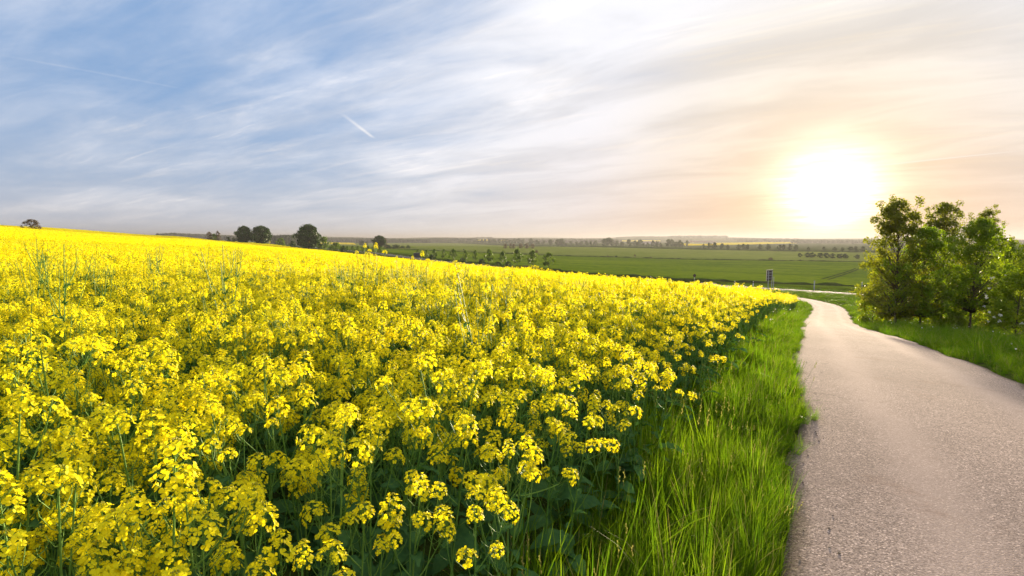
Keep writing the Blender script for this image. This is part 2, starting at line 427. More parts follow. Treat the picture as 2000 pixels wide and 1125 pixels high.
# country road along the foot of the slope
road_px = [(1720, 576.5), (1650, 573), (1580, 569), (1503, 563.8), (1400, 557.5), (1300, 551), (1200, 545.2), (1130, 540.3), (1072, 534), (980, 523), (900, 514.5), (817, 505.5)]
road_c = resample(np.array([(150, -60), (100, 32)] + [tuple(ground_at(*p)) for p in road_px] + [(-80, 344), (-112, 392), (-165, 470), (-240, 580), (-330, 700)], float), 3.0)
RC = smooth_line(road_c, 40); print('road', np.round(RC[::8], 0).tolist()); RN = normals_of(RC)

def ground_z(x, y):
    """terrain, let down a little under the path and the road so that their slabs lie on it"""
    z = H(x, y)
    d = np.hypot(x, y)
    near = d < 160
    if near.any():
        pd = poly_dist(PC[::2], x[near], y[near])
        z[near] -= 0.07 * (1 - smooth01(1.5, 2.1, pd))
    nr = d < 700
    rd = poly_dist(RC[::4], x[nr], y[nr])
    z[nr] -= 0.10 * (1 - smooth01(3.2, 4.5, rd))
    return z
az = np.concatenate([np.radians(np.arange(-56, 56, 0.22)), np.radians(np.arange(56, 304, 2.0))])
rr = np.concatenate([[0.0], np.geomspace(0.4, 14000, 330)])
AZ, RR = np.meshgrid(az, rr[1:], indexing='ij')
gx, gy = RR * np.sin(AZ), RR * np.cos(AZ)
gz = ground_z(gx.ravel(), gy.ravel())
na, nr_ = AZ.shape
gv = np.stack([gx.ravel(), gy.ravel(), gz], 1)
gv = np.concatenate([gv, [[0, 0, float(ground_z(np.array([0.001]), np.array([0.001]))[0])]]])
ia, ir = np.meshgrid(np.arange(na), np.arange(nr_ - 1), indexing='ij')
ja = (ia + 1) % na
gf = np.stack([ia * nr_ + ir, ia * nr_ + ir + 1, ja * nr_ + ir + 1, ja * nr_ + ir], -1).reshape(-1, 4)[:, ::-1]
def fast_mesh(name, verts, quads, mats):
    me = bpy.data.meshes.new(name)
    me.vertices.add(len(verts)); me.vertices.foreach_set('co', np.asarray(verts, np.float32).ravel())
    k = quads.shape[1]
    me.loops.add(len(quads) * k); me.loops.foreach_set('vertex_index', quads.astype(np.int32).ravel())
    me.polygons.add(len(quads)); me.polygons.foreach_set('loop_start', np.arange(len(quads), dtype=np.int32) * k)
    me.polygons.foreach_set('use_smooth', np.ones(len(quads), bool))
    for m in mats: me.materials.append(m)
    me.update(calc_edges=True); me.validate()
    return me
gmesh = fast_mesh('ground', gv, gf, [GROUND])
ground = link('ground', gmesh)
tag(ground, 'grassy ground of the slope and wide valley', None, None, 'structure')

def ribbon(A, B, z0, zf, cols, mats, name, skirt=0.15, camber=0.0):
    """a sheet between two edge lines, draped on the land, with its edges turned down"""
    A = np.asarray(A); B = np.asarray(B); n = len(A)
    u = np.linspace(0, 1, cols)
    P = A[:, None] * (1 - u)[None, :, None] + B[:, None] * u[None, :, None]
    z = H(P[..., 0], P[..., 1]) + z0 + camber * (1 - (2 * u - 1) ** 2)[None]
    if zf is not None: z = z + zf(P[..., 0], P[..., 1])
    V = np.concatenate([P, z[..., None]], -1)
    lo = V[:, :1].copy(); hi = V[:, -1:].copy(); lo[..., 2] -= skirt; hi[..., 2] -= skirt
    V = np.concatenate([lo, V, hi], 1); c = cols + 2
    i, j = np.meshgrid(np.arange(n - 1), np.arange(c - 1), indexing='ij')
    q = np.stack([i * c + j, i * c + j + 1, (i + 1) * c + j + 1, (i + 1) * c + j], -1).reshape(-1, 4)
    me = fast_mesh(name, V.reshape(-1, 3), q, mats)
    at = me.attributes.new('across', 'FLOAT', 'POINT')
    at.data.foreach_set('value', np.tile(np.concatenate([[0], u, [1]]), n).astype(np.float32))
    return me
sarc = np.arange(len(PL)) * 0.7
PLf = PL + PN * edge_n(sarc)[:, None]; PRf = PR + PN * edge_n(sarc * 1.13 + 5)[:, None]
path = link('path', ribbon(PLf, PRf, 0.0, None, 25, [PATHM], 'path', 0.15, 0.02))
tag(path, 'narrow worn asphalt lane curving down to the road', None, None, 'structure')
road = link('road', ribbon(RC - RN * 3.2, RC + RN * 3.2, -0.02, None, 5, [ROADM], 'road', 0.15, 0.04))
tag(road, 'grey country road along the foot of the slope', None, None, 'structure')
for s in (-1, 1):
    o = link('edge_line', ribbon(RC + RN * (s * 2.95 - 0.07), RC + RN * (s * 2.95 + 0.07), 0.002, None, 2, [PAINT], 'edge_line', 0.0), road)

# ------------------------------------------------------------------ rapeseed field outline
off = np.interp(dist_cam, [0, 6, 30, 60, 75], [.86, .92, 1.05, 1.25, 1.8])
FE = PL - PN * off[:, None]
kcut = np.argmax(FE[:, 1] > 61.0)
FIELD = np.concatenate([FE[:kcut], [(31.5, 64), (26, 66.5), (13, 78), (-3, 110), (-22, 150), (-60, 225), (-100, 300), (-165, 420), (-235, 545), (-300, 660), (-1100, 660), (-1100, -60)]])
print('field corner', FE[kcut])

# ------------------------------------------------------------------ rapeseed plants
def frame(n):
    n = n / np.linalg.norm(n)
    a = np.array((0, 0, 1.0)) if abs(n[2]) < 0.9 else np.array((1.0, 0, 0))
    x = np.cross(a, n); x /= np.linalg.norm(x)
    return np.stack([x, np.cross(n, x), n], 1)
PET = np.array([(0, 0.0, 0), (-.26, .34, .10), (-.46, .74, .16), (-.22, 1.0, .10), (.22, 1.0, .10), (.46, .74, .16), (.26, .34, .10)])
PETF = [(0, 6, 1), (1, 6, 5, 2), (2, 5, 4, 3)]
def make_flower(r):
    """one open four-petalled flower of unit petal length"""
    mb = MB(); a0 = r.random() * 6.28
    for k in range(4):
        a = a0 + k * math.pi / 2 + r.uniform(-.15, .15)
        cup = r.uniform(-0.05, 0.55); ca, sa = math.cos(a), math.sin(a)
        p = PET * r.uniform(.88, 1.12)
        y = p[:, 1] * math.cos(cup) - p[:, 2] * math.sin(cup); z = p[:, 1] * math.sin(cup) + p[:, 2] * math.cos(cup)
        mb.add(np.stack([p[:, 0] * ca - y * sa, p[:, 0] * sa + y * ca, z], 1), PETF, 0)
    return mb
_fr = random.Random(21)
FLOWERS = [make_flower(_fr) for _ in range(10)]
FLOWERM = [f.mesh('flower', [PETAL]) for f in FLOWERS]
OCT = np.array([(1, 0, 0), (0, 1, 0), (-1, 0, 0), (0, -1, 0), (0, 0, 1), (0, 0, -1)], float)
OCTF = [(0, 1, 4), (1, 2, 4), (2, 3, 4), (3, 0, 4), (1, 0, 5), (2, 1, 5), (3, 2, 5), (0, 3, 5)]
def make_head(r, n, L, open_r=1.0):
    """one raceme: buds on top, open four-petalled flowers below; slots 0 petal 1 stem 2 bud"""
    mb = MB(); flowers = []
    mb.tube([(0, 0, -.05), (0, 0, L * .5), (0, 0, L)], [.0022, .0018, .0012], 4, 1)
    for i in range(n):
        f = (i + .5) / n
        z = L * (1 - f ** 0.9) + r.uniform(-.004, .004)
        ra = (.011 + .021 * min(1, f * 2.4)) * open_r * r.uniform(.85, 1.2)
        a = i * 2.39996 + r.uniform(-.3, .3)
        o = np.array((math.cos(a), math.sin(a), 0))
        base = np.array((0, 0, z - .016 - .01 * f))
        pos = o * ra + np.array((0, 0, z))
        mb.tube([base, base + (pos - base) * .6 + np.array((0, 0, -.002)), pos], [.0009, .0008, .0008], 3, 1)
        nr = o * (.25 + .75 * f) + np.array((0, 0, 1.0 - .55 * f)) + np.array([r.uniform(-.35, .35) for _ in range(3)])
        M = np.eye(4); M[:3, :3] = frame(nr) * r.uniform(.0105, .0135); M[:3, 3] = pos
        flowers.append((r.randrange(len(FLOWERS)), M))
    for i in range(9):
        a = i * 2.4; ra = .0035 + .0012 * i * .8
        p = np.array((math.cos(a) * ra, math.sin(a) * ra, L + .006 - .0007 * i))
        mb.add(OCT * (.0022, .0022, .0042) + p, OCTF, 2)
    full = MB(); full.merge(mb)
    for k, M in flowers: full.merge(FLOWERS[k], M)
    return full, mb, flowers
def add_pods(mb, p0, p1, n, r, mi=1):
    """slender seed pods standing off the stalk below the flowers"""
    for i in range(n):
        f = i / n; p = p0 + (p1 - p0) * f
        a = i * 2.4 + r.uniform(-.3, .3); ln = r.uniform(.03, .06)
        o = np.array((math.cos(a), math.sin(a), 0))
        q1 = p + o * .018 + np.array((0, 0, .006)); q2 = q1 + o * ln * .55 + np.array((0, 0, ln * .6)); q3 = q2 + o * .004 + np.array((0, 0, ln * .35))
        mb.tube([p, q1, q2, q3], [.0007, .0010, .0013, .0004], 3, mi)
LEAFV = [make for make in ()]
def make_leaf(r, L, wd, lobed):
    """wavy leaf with a bent midrib; grows along +Y"""
    n = 8; mb = MB(); rows = []
    for i in range(n + 1):
        f = i / n
        y = L * (f - .12 * f * f); z = L * (.28 * f - .62 * f * f)
        w = wd * math.sin(math.pi * min(1, f ** .75 * .96 + .04)) ** .75
        if lobed: w *= (.55 + .45 * abs(math.sin(f * 9.5 + .6))) if f < .6 else 1.15
        w = max(w, .004)
        k = r.uniform(-.012, .012)
        rows += [(-w, y, z + .18 * w + k), (-w * .5, y, z + .02 * w), (0, y, z - .04 * w), (w * .5, y, z + .02 * w), (w, y, z + .18 * w - k)]
    fs = [(i * 5 + j, i * 5 + j + 1, (i + 1) * 5 + j + 1, (i + 1) * 5 + j) for i in range(n) for j in range(4)]
    mb.add(rows, fs, 0)
    return mb
r = random.Random(3)
_heads = [make_head(r, n, L, o) for n, L, o in ((17, .040, .95), (22, .055, 1.0), (27, .07, 1.05), (31, .085, 1.0), (24, .055, 1.15), (13, .035, .85), (36, .11, 1.05))]
LEAVES = [make_leaf(r, L, w, lb) for L, w, lb in ((.20, .045, True), (.16, .05, True), (.12, .028, False), (.09, .02, False), (.24, .055, True))]
HEADS = [h[0] for h in _heads]; COREM = [h[1].mesh('flower_cluster', [PETAL, STEM, BUD]) for h in _heads]
HEADM = [h.mesh('flower_cluster', [PETAL, STEM, BUD]) for h in HEADS]
LEAFM = [l.mesh('leaf', [LEAF]) for l in LEAVES]
def curve_pts(p0, p1, p2, n):
    u = np.linspace(0, 1, n)[:, None]
    return p0 * (1 - u) ** 2 + 2 * p1 * u * (1 - u) + p2 * u * u
def make_plant(r, h, nb, bare=0.0):
    """returns stem mesh, head placements, leaf placements"""
    st = MB(); heads = []; leaves = []
    lean = np.array((r.uniform(-.10, .10), r.uniform(-.10, .10), 0))
    top = lean * h + np.array((0, 0, h))
    main = curve_pts(np.zeros(3), np.array((lean[0] * .2, lean[1] * .2, h * .55)), top, 9)
    st.tube(main, np.linspace(.0062, .0024, 9), 6, 0)
    def shoot_end(p, q, big):
        d = q - p; d /= np.linalg.norm(d)
        d = d + np.array((r.uniform(-.12, .12), r.uniform(-.12, .12), .3))
        M = np.eye(4); M[:3, :3] = frame(d) @ np.array(Matrix.Rotation(r.uniform(0, 6.28), 3, 'Z')) * r.uniform(.72, 1.1); M[:3, 3] = q
        k = r.choice((2, 3, 4, 6)) if big else r.choice((0, 1, 1, 2, 4, 5))
        heads.append((k, M))
        add_pods(st, p + (q - p) * .30, q - (q - p) * .12, r.randint(4, 9), r, 0)
    if r.random() > bare: shoot_end(main[-3], main[-1], True)
    else: add_pods(st, main[-5], main[-1], 16, r, 0)
    for i in range(nb):
        f = .42 + .42 * (i + r.random() * .6) / nb
        k = f * 8; i0 = int(k); p0 = main[i0] + (main[min(8, i0 + 1)] - main[i0]) * (k - i0)
        a = i * 2.4 + r.uniform(-.5, .5); o = np.array((math.cos(a), math.sin(a), 0))
        zend = h * (1.0 - abs(r.gauss(0, .095)) - .02)
        ln = max(.16, (zend - p0[2]) * 1.05)
        p2 = np.array((p0[0], p0[1], 0)) + o * r.uniform(.09, .21) + np.array((0, 0, zend))
        p1 = p0 + o * r.uniform(.06, .12) + np.array((0, 0, (zend - p0[2]) * .35))
        br = curve_pts(p0, p1, p2, 6)
        st.tube(br, np.linspace(.0034, .0018, 6), 4, 0)
        if r.random() > bare: shoot_end(br[-3], br[-1], r.random() < .3)
        else: add_pods(st, br[1], br[-1], 12, r, 0)
        M = np.eye(4); M[:3, :3] = np.array(Euler((r.uniform(.2, .7), 0, a - math.pi / 2)).to_matrix()) * r.uniform(.7, 1.1); M[:3, 3] = p0
        leaves.append((r.choice((2, 3)), M))
    for i in range(r.randint(4, 6)):
        z = h * r.uniform(.06, .42); k = z / h * 8; p0 = main[int(k)] + (main[int(k) + 1] - main[int(k)]) * (k - int(k))
        a = r.uniform(0, 6.28)
        M = np.eye(4); M[:3, :3] = np.array(Euler((r.uniform(-.1, .6), r.uniform(-.3, .3), a)).to_matrix()) * r.uniform(.8, 1.25); M[:3, 3] = p0
        leaves.append((r.choice((0, 1, 4)), M))
    return st, heads, leaves
PLANTS = []
for i in range(12):
    PLANTS.append(make_plant(r, r.uniform(1.05, 1.3), r.randint(5, 7)))
for i in range(2):
    PLANTS.append(make_plant(r, 1.66, 6, .85))
STEMM = [p[0].mesh('stem', [STEM]) for p in PLANTS]
def joined_plant(i, leaves=True):
    st, hd, lv = PLANTS[i]; mb = MB()
    mb.merge(st, None, {0: 1})
    for k, M in hd: mb.merge(HEADS[k], M, {0: 0, 1: 1, 2: 2})
    if leaves:
        for k, M in lv: mb.merge(LEAVES[k], M, {0: 3})
    return mb.mesh('rapeseed', [PETAL, STEM, BUD, LEAF])
def rough_plant(r, n_heads):
    """the same plant as it reads from ten metres and more: petals as small faces"""
    mb = MB(); h = r.uniform(.98, 1.16)
    for j in range(n_heads):
        a = r.uniform(0, 6.28); q = r.uniform(.03, .24) if j else 0
        top = np.array((math.cos(a) * q, math.sin(a) * q, h * (1 - abs(r.gauss(0, .10))) if j else h))
        mb.tube([(0, 0, .25), top * (.6, .6, .75), top], [.006, .004, .002], 3, 1)
        L = r.uniform(.06, .13)
        for k in range(r.randint(11, 16)):
            f = r.random(); b = r.uniform(0, 6.28); ra = .014 + .030 * min(1, f * 2)
            p = top + np.array((math.cos(b) * ra, math.sin(b) * ra, L * (1 - f) - .01))
            F = frame(np.array((math.cos(b) * f, math.sin(b) * f, .5)) + np.array([r.uniform(-.5, .5) for _ in range(3)]))
            s = r.uniform(.012, .018)
            v = np.array([(-s, 0, 0), (0, -s * .8, .1 * s), (s, 0, 0), (0, s * .8, .1 * s)])
            mb.add(v @ F.T + p, [(0, 1, 2, 3)], 0)
    for j in range(7):
        a = r.uniform(0, 6.28); z = h * r.uniform(.35, .75); s = r.uniform(.06, .11)
        F = np.array(Euler((r.uniform(.1, .9), 0, a)).to_matrix())
        v = np.array([(0, 0, 0), (-s * .3, s * .6, 0), (0, s * 1.4, -.3 * s), (s * .3, s * .6, 0)])
        mb.add(v @ F.T + (0, 0, z), [(0, 1, 2, 3)], 3)
    return mb
ROUGH = [rough_plant(r, r.randint(5, 8)) for _ in range(10)]
def far_patch(r):
    """one and a half metres of flowering tops"""
    mb = MB()
    for j in range(85):
        x, y = r.uniform(-.9, .9), r.uniform(-.9, .9); z = 1.22 - abs(r.gauss(0, .11)); s = r.uniform(.04, .075)
        for k in range(3):
            F = np.array(Euler((r.uniform(-1.2, 1.2), r.uniform(-1.2, 1.2), r.uniform(0, 6.28))).to_matrix())
            v = np.array([(-s, 0, 0), (0, -s * .8, 0), (s, 0, 0), (0, s * .8, 0)])
            mb.add(v @ F.T + (x + r.uniform(-.03, .03), y + r.uniform(-.03, .03), z + r.uniform(-.03, .03)), [(0, 1, 2, 3)], 0)
    return mb
PATCH = [far_patch(r) for _ in range(5)]

def source_collection(name, meshes):
    c = bpy.data.collections.new(name)
    for i, me in enumerate(meshes):
        c.objects.link(bpy.data.objects.new('%s_source_%02d' % (name, i), me))
    return c
def scatter(name, pts, rot, scl, idx, coll, label, cat):
    me = bpy.data.meshes.new(name)
    me.vertices.add(len(pts)); me.vertices.foreach_set('co', np.asarray(pts, np.float32).ravel())
    for an, ty, key, val in (('rot', 'FLOAT_VECTOR', 'vector', rot), ('scl', 'FLOAT_VECTOR', 'vector', scl), ('idx', 'INT', 'value', idx)):
        a = me.attributes.new(an, ty, 'POINT')
        a.data.foreach_set(key, np.asarray(val, np.int32 if ty == 'INT' else np.float32).ravel())
    g = bpy.data.node_groups.new(name, 'GeometryNodeTree')
    g.interface.new_socket('Geometry', in_out='INPUT', socket_type='NodeSocketGeometry')
    g.interface.new_socket('Geometry', in_out='OUTPUT', socket_type='NodeSocketGeometry')
    N = g.nodes; Lk = g.links
    gi = N.new('NodeGroupInput'); go = N.new('NodeGroupOutput')
    ci = N.new('GeometryNodeCollectionInfo'); ci.inputs['Collection'].default_value = coll
    ci.inputs['Separate Children'].default_value = True; ci.inputs['Reset Children'].default_value = True
    ip = N.new('GeometryNodeInstanceOnPoints'); ip.inputs['Pick Instance'].default_value = True
    def attr(n, ty):
        a = N.new('GeometryNodeInputNamedAttribute'); a.data_type = ty; a.inputs['Name'].default_value = n
        return a.outputs['Attribute']
    er = N.new('FunctionNodeEulerToRotation')
    Lk.new(attr('rot', 'FLOAT_VECTOR'), er.inputs[0])
    Lk.new(gi.outputs[0], ip.inputs['Points']); Lk.new(ci.outputs[0], ip.inputs['Instance'])
    Lk.new(attr('idx', 'INT'), ip.inputs['Instance Index']); Lk.new(er.outputs[0], ip.inputs['Rotation'])
    Lk.new(attr('scl', 'FLOAT_VECTOR'), ip.inputs['Scale']); Lk.new(ip.outputs[0], go.inputs[0])
    o = link(name, me)
    md = o.modifiers.new('scatter', 'NODES'); md.node_group = g
    tag(o, label, cat, None, 'stuff')
    return o
def wedge(d0, d1, dens, a0=-52, a1=52):
    """points spread evenly over a sector of ground"""
    area = (d1 * d1 - d0 * d0) / 2 * R(a1 - a0); n = int(area * dens)
    d = np.sqrt(rg.uniform(d0 * d0, d1 * d1, n)); a = np.radians(rg.uniform(a0, a1, n))
    return d * np.sin(a), d * np.cos(a)

# --- near plants: the three hundred that show largest are things, the others one mass
gx_, gy_ = np.meshgrid(np.arange(-13.5, 10, .20), np.arange(-3, 13.2, .20))   # drilled evenly, jittered so that no rows show
x = (gx_ + rg.uniform(-.095, .095, gx_.shape)).ravel(); y = (gy_ + rg.uniform(-.095, .095, gy_.shape)).ravel()
k = (np.hypot(x, y) < 13.0) & (y > -.9 * np.abs(x)); x, y = x[k], y[k]
k = inside(FIELD, x, y) | ((poly_dist(FE, x, y) < .3) & (poly_dist(PL, x, y) > .55) & (rg.random(len(x)) < .25)); x, y = x[k], y[k]
edge = poly_dist(FE, x, y)
k = (np.hypot(x, y) > 0.80) & (rg.random(len(x)) < np.where(edge < .35, .75, 1.0))
x, y, edge = x[k], y[k], edge[k]
z = H(x, y)
d = np.hypot(x, y)
pu0 = 1000 + FPX * x / np.maximum(y, .05)
kind = rg.integers(0, 12, len(x)); tall = (rg.random(len(x)) < .03) & (d > 3.6) & (pu0 < 1000); kind[tall] = rg.integers(12, 14, tall.sum())
sc_ = np.clip(rg.normal(.93, .07, len(x)), .78, 1.05) * np.interp(edge, [0, .5], [.86, 1.0])
sc_ *= np.interp(d, [.8, 1.6], [.93, 1.0])
rotz = rg.uniform(0, 6.28, len(x)); tx = rg.normal(0, .07, len(x)); ty = rg.normal(0, .07, len(x))
# where the flowering top falls in the picture
zt = z + 1.05 * sc_
fy = y * math.cos(PITCH) - (zt - CAMZ) * math.sin(PITCH); fv = -(y * math.sin(PITCH) + (zt - CAMZ) * math.cos(PITCH))
pu = 1000 + FPX * x / np.maximum(fy, .05); pv = 562.5 + FPX * fv / np.maximum(fy, .05)
seen = (fy > .2) & (pu > -40) & (pu < 2000) & (pv < 1330)
order = np.argsort(np.where(seen, d, 1e6))[:300]
chosen = np.zeros(len(x), bool); chosen[order] = True
def plant_thing(i, close):
    st, hd, lv = PLANTS[kind[i]]
    o = bpy.data.objects.new('rapeseed_plant', None); o.empty_display_size = .1
    COL.objects.link(o)
    o.location = (x[i], y[i], z[i] - .02); o.rotation_euler = (tx[i], ty[i], rotz[i]); o.scale = (sc_[i],) * 3
    link('stem', STEMM[kind[i]], o)
    for k, M in hd:
        c = link('flower_cluster', COREM[k] if close else HEADM[k], o); c.matrix_local = Matrix(M.tolist())
        if close:                                            # close enough to tell the single flowers apart
            for fk, FM in _heads[k][2]:
                fl = link('flower', FLOWERM[fk], c); fl.matrix_local = Matrix(FM.tolist())
    for k, M in lv:
        c = link('leaf', LEAFM[k], o); c.matrix_local = Matrix(M.tolist())
    if edge[i] < .6: lab = 'yellow rapeseed plant on the field edge beside the tall grass verge'
    elif pu[i] < 500: lab = 'yellow rapeseed plant in the dense bottom left corner of the field'
    else: lab = 'yellow rapeseed plant standing in the front middle of the field'
    tag(o, lab, 'rapeseed plant', 'rapeseed plants nearest the camera')
for n_, i in enumerate(order): plant_thing(i, n_ < 26)
c_full = source_collection('rapeseed_full', [joined_plant(i) for i in range(14)])
q = ~chosen
one = np.ones(3)
scatter('rapeseed_crop', np.stack([x, y, z - .02], 1)[q], np.stack([tx, ty, rotz], 1)[q], sc_[q][:, None] * one, kind[q], c_full,
        'dense flowering rapeseed crop behind the nearest plants', 'rapeseed')
# --- middle distance
x, y = wedge(12.5, 30, 14, -58, 45); x2, y2 = wedge(30, 80, 6.5, -56, 45)
x, y = np.concatenate([x, x2]), np.concatenate([y, y2])
k = inside(FIELD, x, y); x, y = x[k], y[k]; n = len(x); print('mid plants', n)
c_mid = source_collection('rapeseed_mid', [m_.mesh('rapeseed', [PETAL, STEM, BUD, LEAF]) for m_ in ROUGH])
s_ = np.clip(rg.normal(.96, .07, n), .8, 1.12) * np.where(rg.random(n) < .015, 1.12, 1)
wide = np.interp(np.hypot(x, y), [12, 30, 80], [1.0, 1.35, 1.9])
scatter('rapeseed_crop', np.stack([x, y, H(x, y) - .02], 1), np.stack([rg.normal(0, .06, n), rg.normal(0, .06, n), rg.uniform(0, 6.28, n)], 1),
        np.stack([s_ * wide, s_ * wide, s_], 1), rg.integers(0, 10, n), c_mid, 'rapeseed crop stretching over the middle of the slope', 'rapeseed')
# --- far tops
x, y = wedge(62, 130, .55, -56, 20); x2, y2 = wedge(130, 330, .16, -56, 10)
x, y = np.concatenate([x, x2]), np.concatenate([y, y2])
k = inside(FIELD, x, y); x, y = x[k], y[k]; n = len(x); print('far patches', n)
c_far = source_collection('rapeseed_far', [m_.mesh('rapeseed', [PETAL]) for m_ in PATCH])
s_ = np.interp(np.hypot(x, y), [60, 330], [1.0, 2.0])
scatter('rapeseed_crop', np.stack([x, y, H(x, y) - .05], 1), np.stack([x * 0, x * 0, rg.uniform(0, 6.28, n)], 1),
        np.stack([s_, s_, rg.normal(1.0, .04, n)], 1), rg.integers(0, 5, n), c_far, 'far tops of the yellow rapeseed crop on the slope', 'rapeseed')
# --- the canopy under them
ca = np.radians(np.arange(-100, 32, .35)); cr = np.geomspace(58, 690, 150)
CA, CR = np.meshgrid(ca, cr, indexing='ij')
cx, cy_ = CR * np.sin(CA), CR * np.cos(CA)
sh = .10 * np.sin(cx * .9 + 1.3 * np.sin(cy_ * .31)) * np.sin(cy_ * .8) + rg.normal(0, .05, cx.shape)
cz = H(cx, cy_) + 1.02 + sh
inn = inside(FIELD, cx, cy_)
na, nr_ = CA.shape
i, j = np.meshgrid(np.arange(na - 1), np.arange(nr_ - 1), indexing='ij')
qd = np.stack([i * nr_ + j, (i + 1) * nr_ + j, (i + 1) * nr_ + j + 1, i * nr_ + j + 1], -1)
keep = inn[:-1, :-1] & inn[1:, :-1] & inn[1:, 1:] & inn[:-1, 1:]
# a hollow by the lone tree where the crop is thin
can = link('rapeseed_canopy', fast_mesh('rapeseed_canopy', np.stack([cx, cy_, cz], -1).reshape(-1, 3), qd[keep], [CANOPY]))
tag(can, 'smooth yellow canopy of the rapeseed field toward its crest', 'rapeseed', None, 'stuff')

# ------------------------------------------------------------------ grass
def blade(mb, r, base, h, w, az, bend, mi=0):
    n = 4; rows = []
    ca, sa = math.cos(az), math.sin(az); b = r.uniform(-.6, .6)
    tw = (math.cos(az + math.pi / 2 + b), math.sin(az + math.pi / 2 + b))
    for i in range(n + 1):
        f = i / n; reach = bend * h * f * f; zz = h * (f - .45 * bend * bend * f ** 3)
        ww = w * (1 - f ** 1.8) * .5 if i < n else 0
        c = (base[0] + ca * reach, base[1] + sa * reach, zz)
        rows.append((c[0] - tw[0] * ww, c[1] - tw[1] * ww, c[2])); rows.append((c[0] + tw[0] * ww, c[1] + tw[1] * ww, c[2]))
    fs = [(2 * i, 2 * i + 1, 2 * i + 3, 2 * i + 2) for i in range(n - 1)] + [(2 * n - 2, 2 * n - 1, 2 * n)]
    mb.add(rows[:-1], fs, mi)
def tuft(r, nb, rad, h, w, lean=0, stalk=0):
    mb = MB()
    for i in range(nb):
        a = r.uniform(0, 6.28); q = rad * math.sqrt(r.random())
        hh = h * r.uniform(.45, 1.1)
        blade(mb, r, (math.cos(a) * q, math.sin(a) * q), hh, w * r.uniform(.6, 1.3), a + r.uniform(-1, 1), min(.85, abs(r.gauss(.40, .34))), 1 if r.random() < .08 else 0)
    for i in range(stalk):
        a = r.uniform(0, 6.28); q = rad * r.random(); l = r.uniform(1.05, 1.4) * h
        p = np.array((math.cos(a) * q, math.sin(a) * q, 0)); e = p + np.array((r.uniform(-.08, .08), r.uniform(-.08, .08), l))
        mb.tube([p, (p + e) / 2, e], [.0015, .0012, .0008], 3, 0)
        for s in range(8):
            b = r.uniform(0, 6.28); m_ = e - np.array((0, 0, .012 * s))
            mb.add([m_, m_ + (math.cos(b) * .010, math.sin(b) * .010, .012), m_ + (0, 0, .018)], [(0, 1, 2)], 1)
    return mb
r = random.Random(11)
TUFTS = [tuft(r, 46, .085, .34, .0055) for _ in range(4)] + [tuft(r, 38, .08, .50, .007) for _ in range(3)] + \
        [tuft(r, 22, .08, .62, .011) for _ in range(2)] + [tuft(r, 26, .07, .5, .005, 0, 3) for _ in range(2)]
def weed(r, n):
    mb = MB()
    for i in range(n):
        a = r.uniform(0, 6.28)
        M = np.eye(4); M[:3, :3] = np.array(Euler((r.uniform(.5, 1.1), r.uniform(-.3, .3), a)).to_matrix()) * r.uniform(.7, 1.15); M[:3, 3] = (0, 0, r.uniform(.01, .12))
        mb.merge(LEAVES[r.choice((0, 1, 2, 4))], M)
    return mb
TUFTS += [weed(r, 8), weed(r, 11)]
c_tuft = source_collection('grass_tuft', [m_.mesh('grass', [GRASS, GRASSDRY]) for m_ in TUFTS])
def strip_points(A, B, d0, d1, dens):
    """even points between two lines, within a range of distances"""
    seg = np.hypot(*np.diff((A + B) / 2, axis=0).T); w = np.hypot(*(A - B).T)[:-1]
    dm = np.hypot(*((A + B) / 2)[:-1].T)
    fwd = ((A + B) / 2)[:-1, 1] > -1.5
    ar = seg * w * ((dm >= d0) & (dm < d1) & fwd)
    n = int(ar.sum() * dens)
    if n == 0: return np.zeros((0, 2)), np.zeros(0)
    k = rg.choice(len(ar), n, p=ar / ar.sum()); f = rg.random(n)[:, None]; u = rg.random(n)
    a = A[k] * (1 - f) + A[k + 1] * f; b = B[k] * (1 - f) + B[k + 1] * f
    return a * (1 - u)[:, None] + b * u[:, None], u
def grass(name, parts, label):
    P = []; S = []; I = []; T = []
    for p, s, i, t_ in parts:
        P.append(p); S.append(s); I.append(i); T.append(t_)
    P = np.concatenate(P); S = np.concatenate(S); I = np.concatenate(I); T = np.concatenate(T)
    n = len(P); print(name, n)
    pts = np.concatenate([P, (H(P[:, 0], P[:, 1]) - .02)[:, None]], 1)
    scatter(name, pts, np.concatenate([T, rg.uniform(0, 6.28, (n, 1))], 1), S, I, c_tuft, label, 'grass')
def grass_part(p, u, hfun, choose, wide):
    n = len(p); big = rg.normal(1, .18, n) * hfun(u)
    cl = .75 + .5 * (np.sin(p[:, 0] * 2.1 + 1.7 * np.sin(p[:, 1] * 1.3)) * .5 + .5)     # taller and shorter clumps
    s = np.stack([big * wide, big * wide, big * cl], 1)
    return p, s, rg.choice(choose, n), rg.normal(0, .12, (n, 2))
tallmix = [0, 1, 2, 3] * 4 + [4, 5, 6] * 3 + [7, 8, 9, 11, 12]
lh = lambda u: np.interp(u, [0, .25, .6, 1], [.46, .66, .80, .88])      # u 0 at the path, 1 in the crop
parts = []
INNER = FE - PN * .35
for d0, d1, dens, wd in ((0, 6.5, 150, 1.0), (6.5, 16, 60, 1.4), (16, 34, 17, 2.0), (34, 90, 8, 2.6)):
    p, u = strip_points(PLf - PN * .02, INNER, d0, d1, dens)
    parts.append(grass_part(p, u, lh, tallmix, wd))
p, u = strip_points(PLf - PN * .18, PLf + PN * .26, 0, 22, 95)
reach = .32 + .30 * np.sin(p[:, 1] * 1.9) * np.sin(p[:, 1] * .73 + 1) + .28 * np.sin(p[:, 1] * 5.3 + .4)     # tongues of grass creeping over the edge
kk = u < np.clip(reach, .12, .72); p, u = p[kk], u[kk]
fr = grass_part(p, u, lambda u: np.interp(u, [0, 1], [.62, .22]), [0, 1, 2, 3, 4], .9)
ang = math.atan2(PN[60][1], PN[60][0])
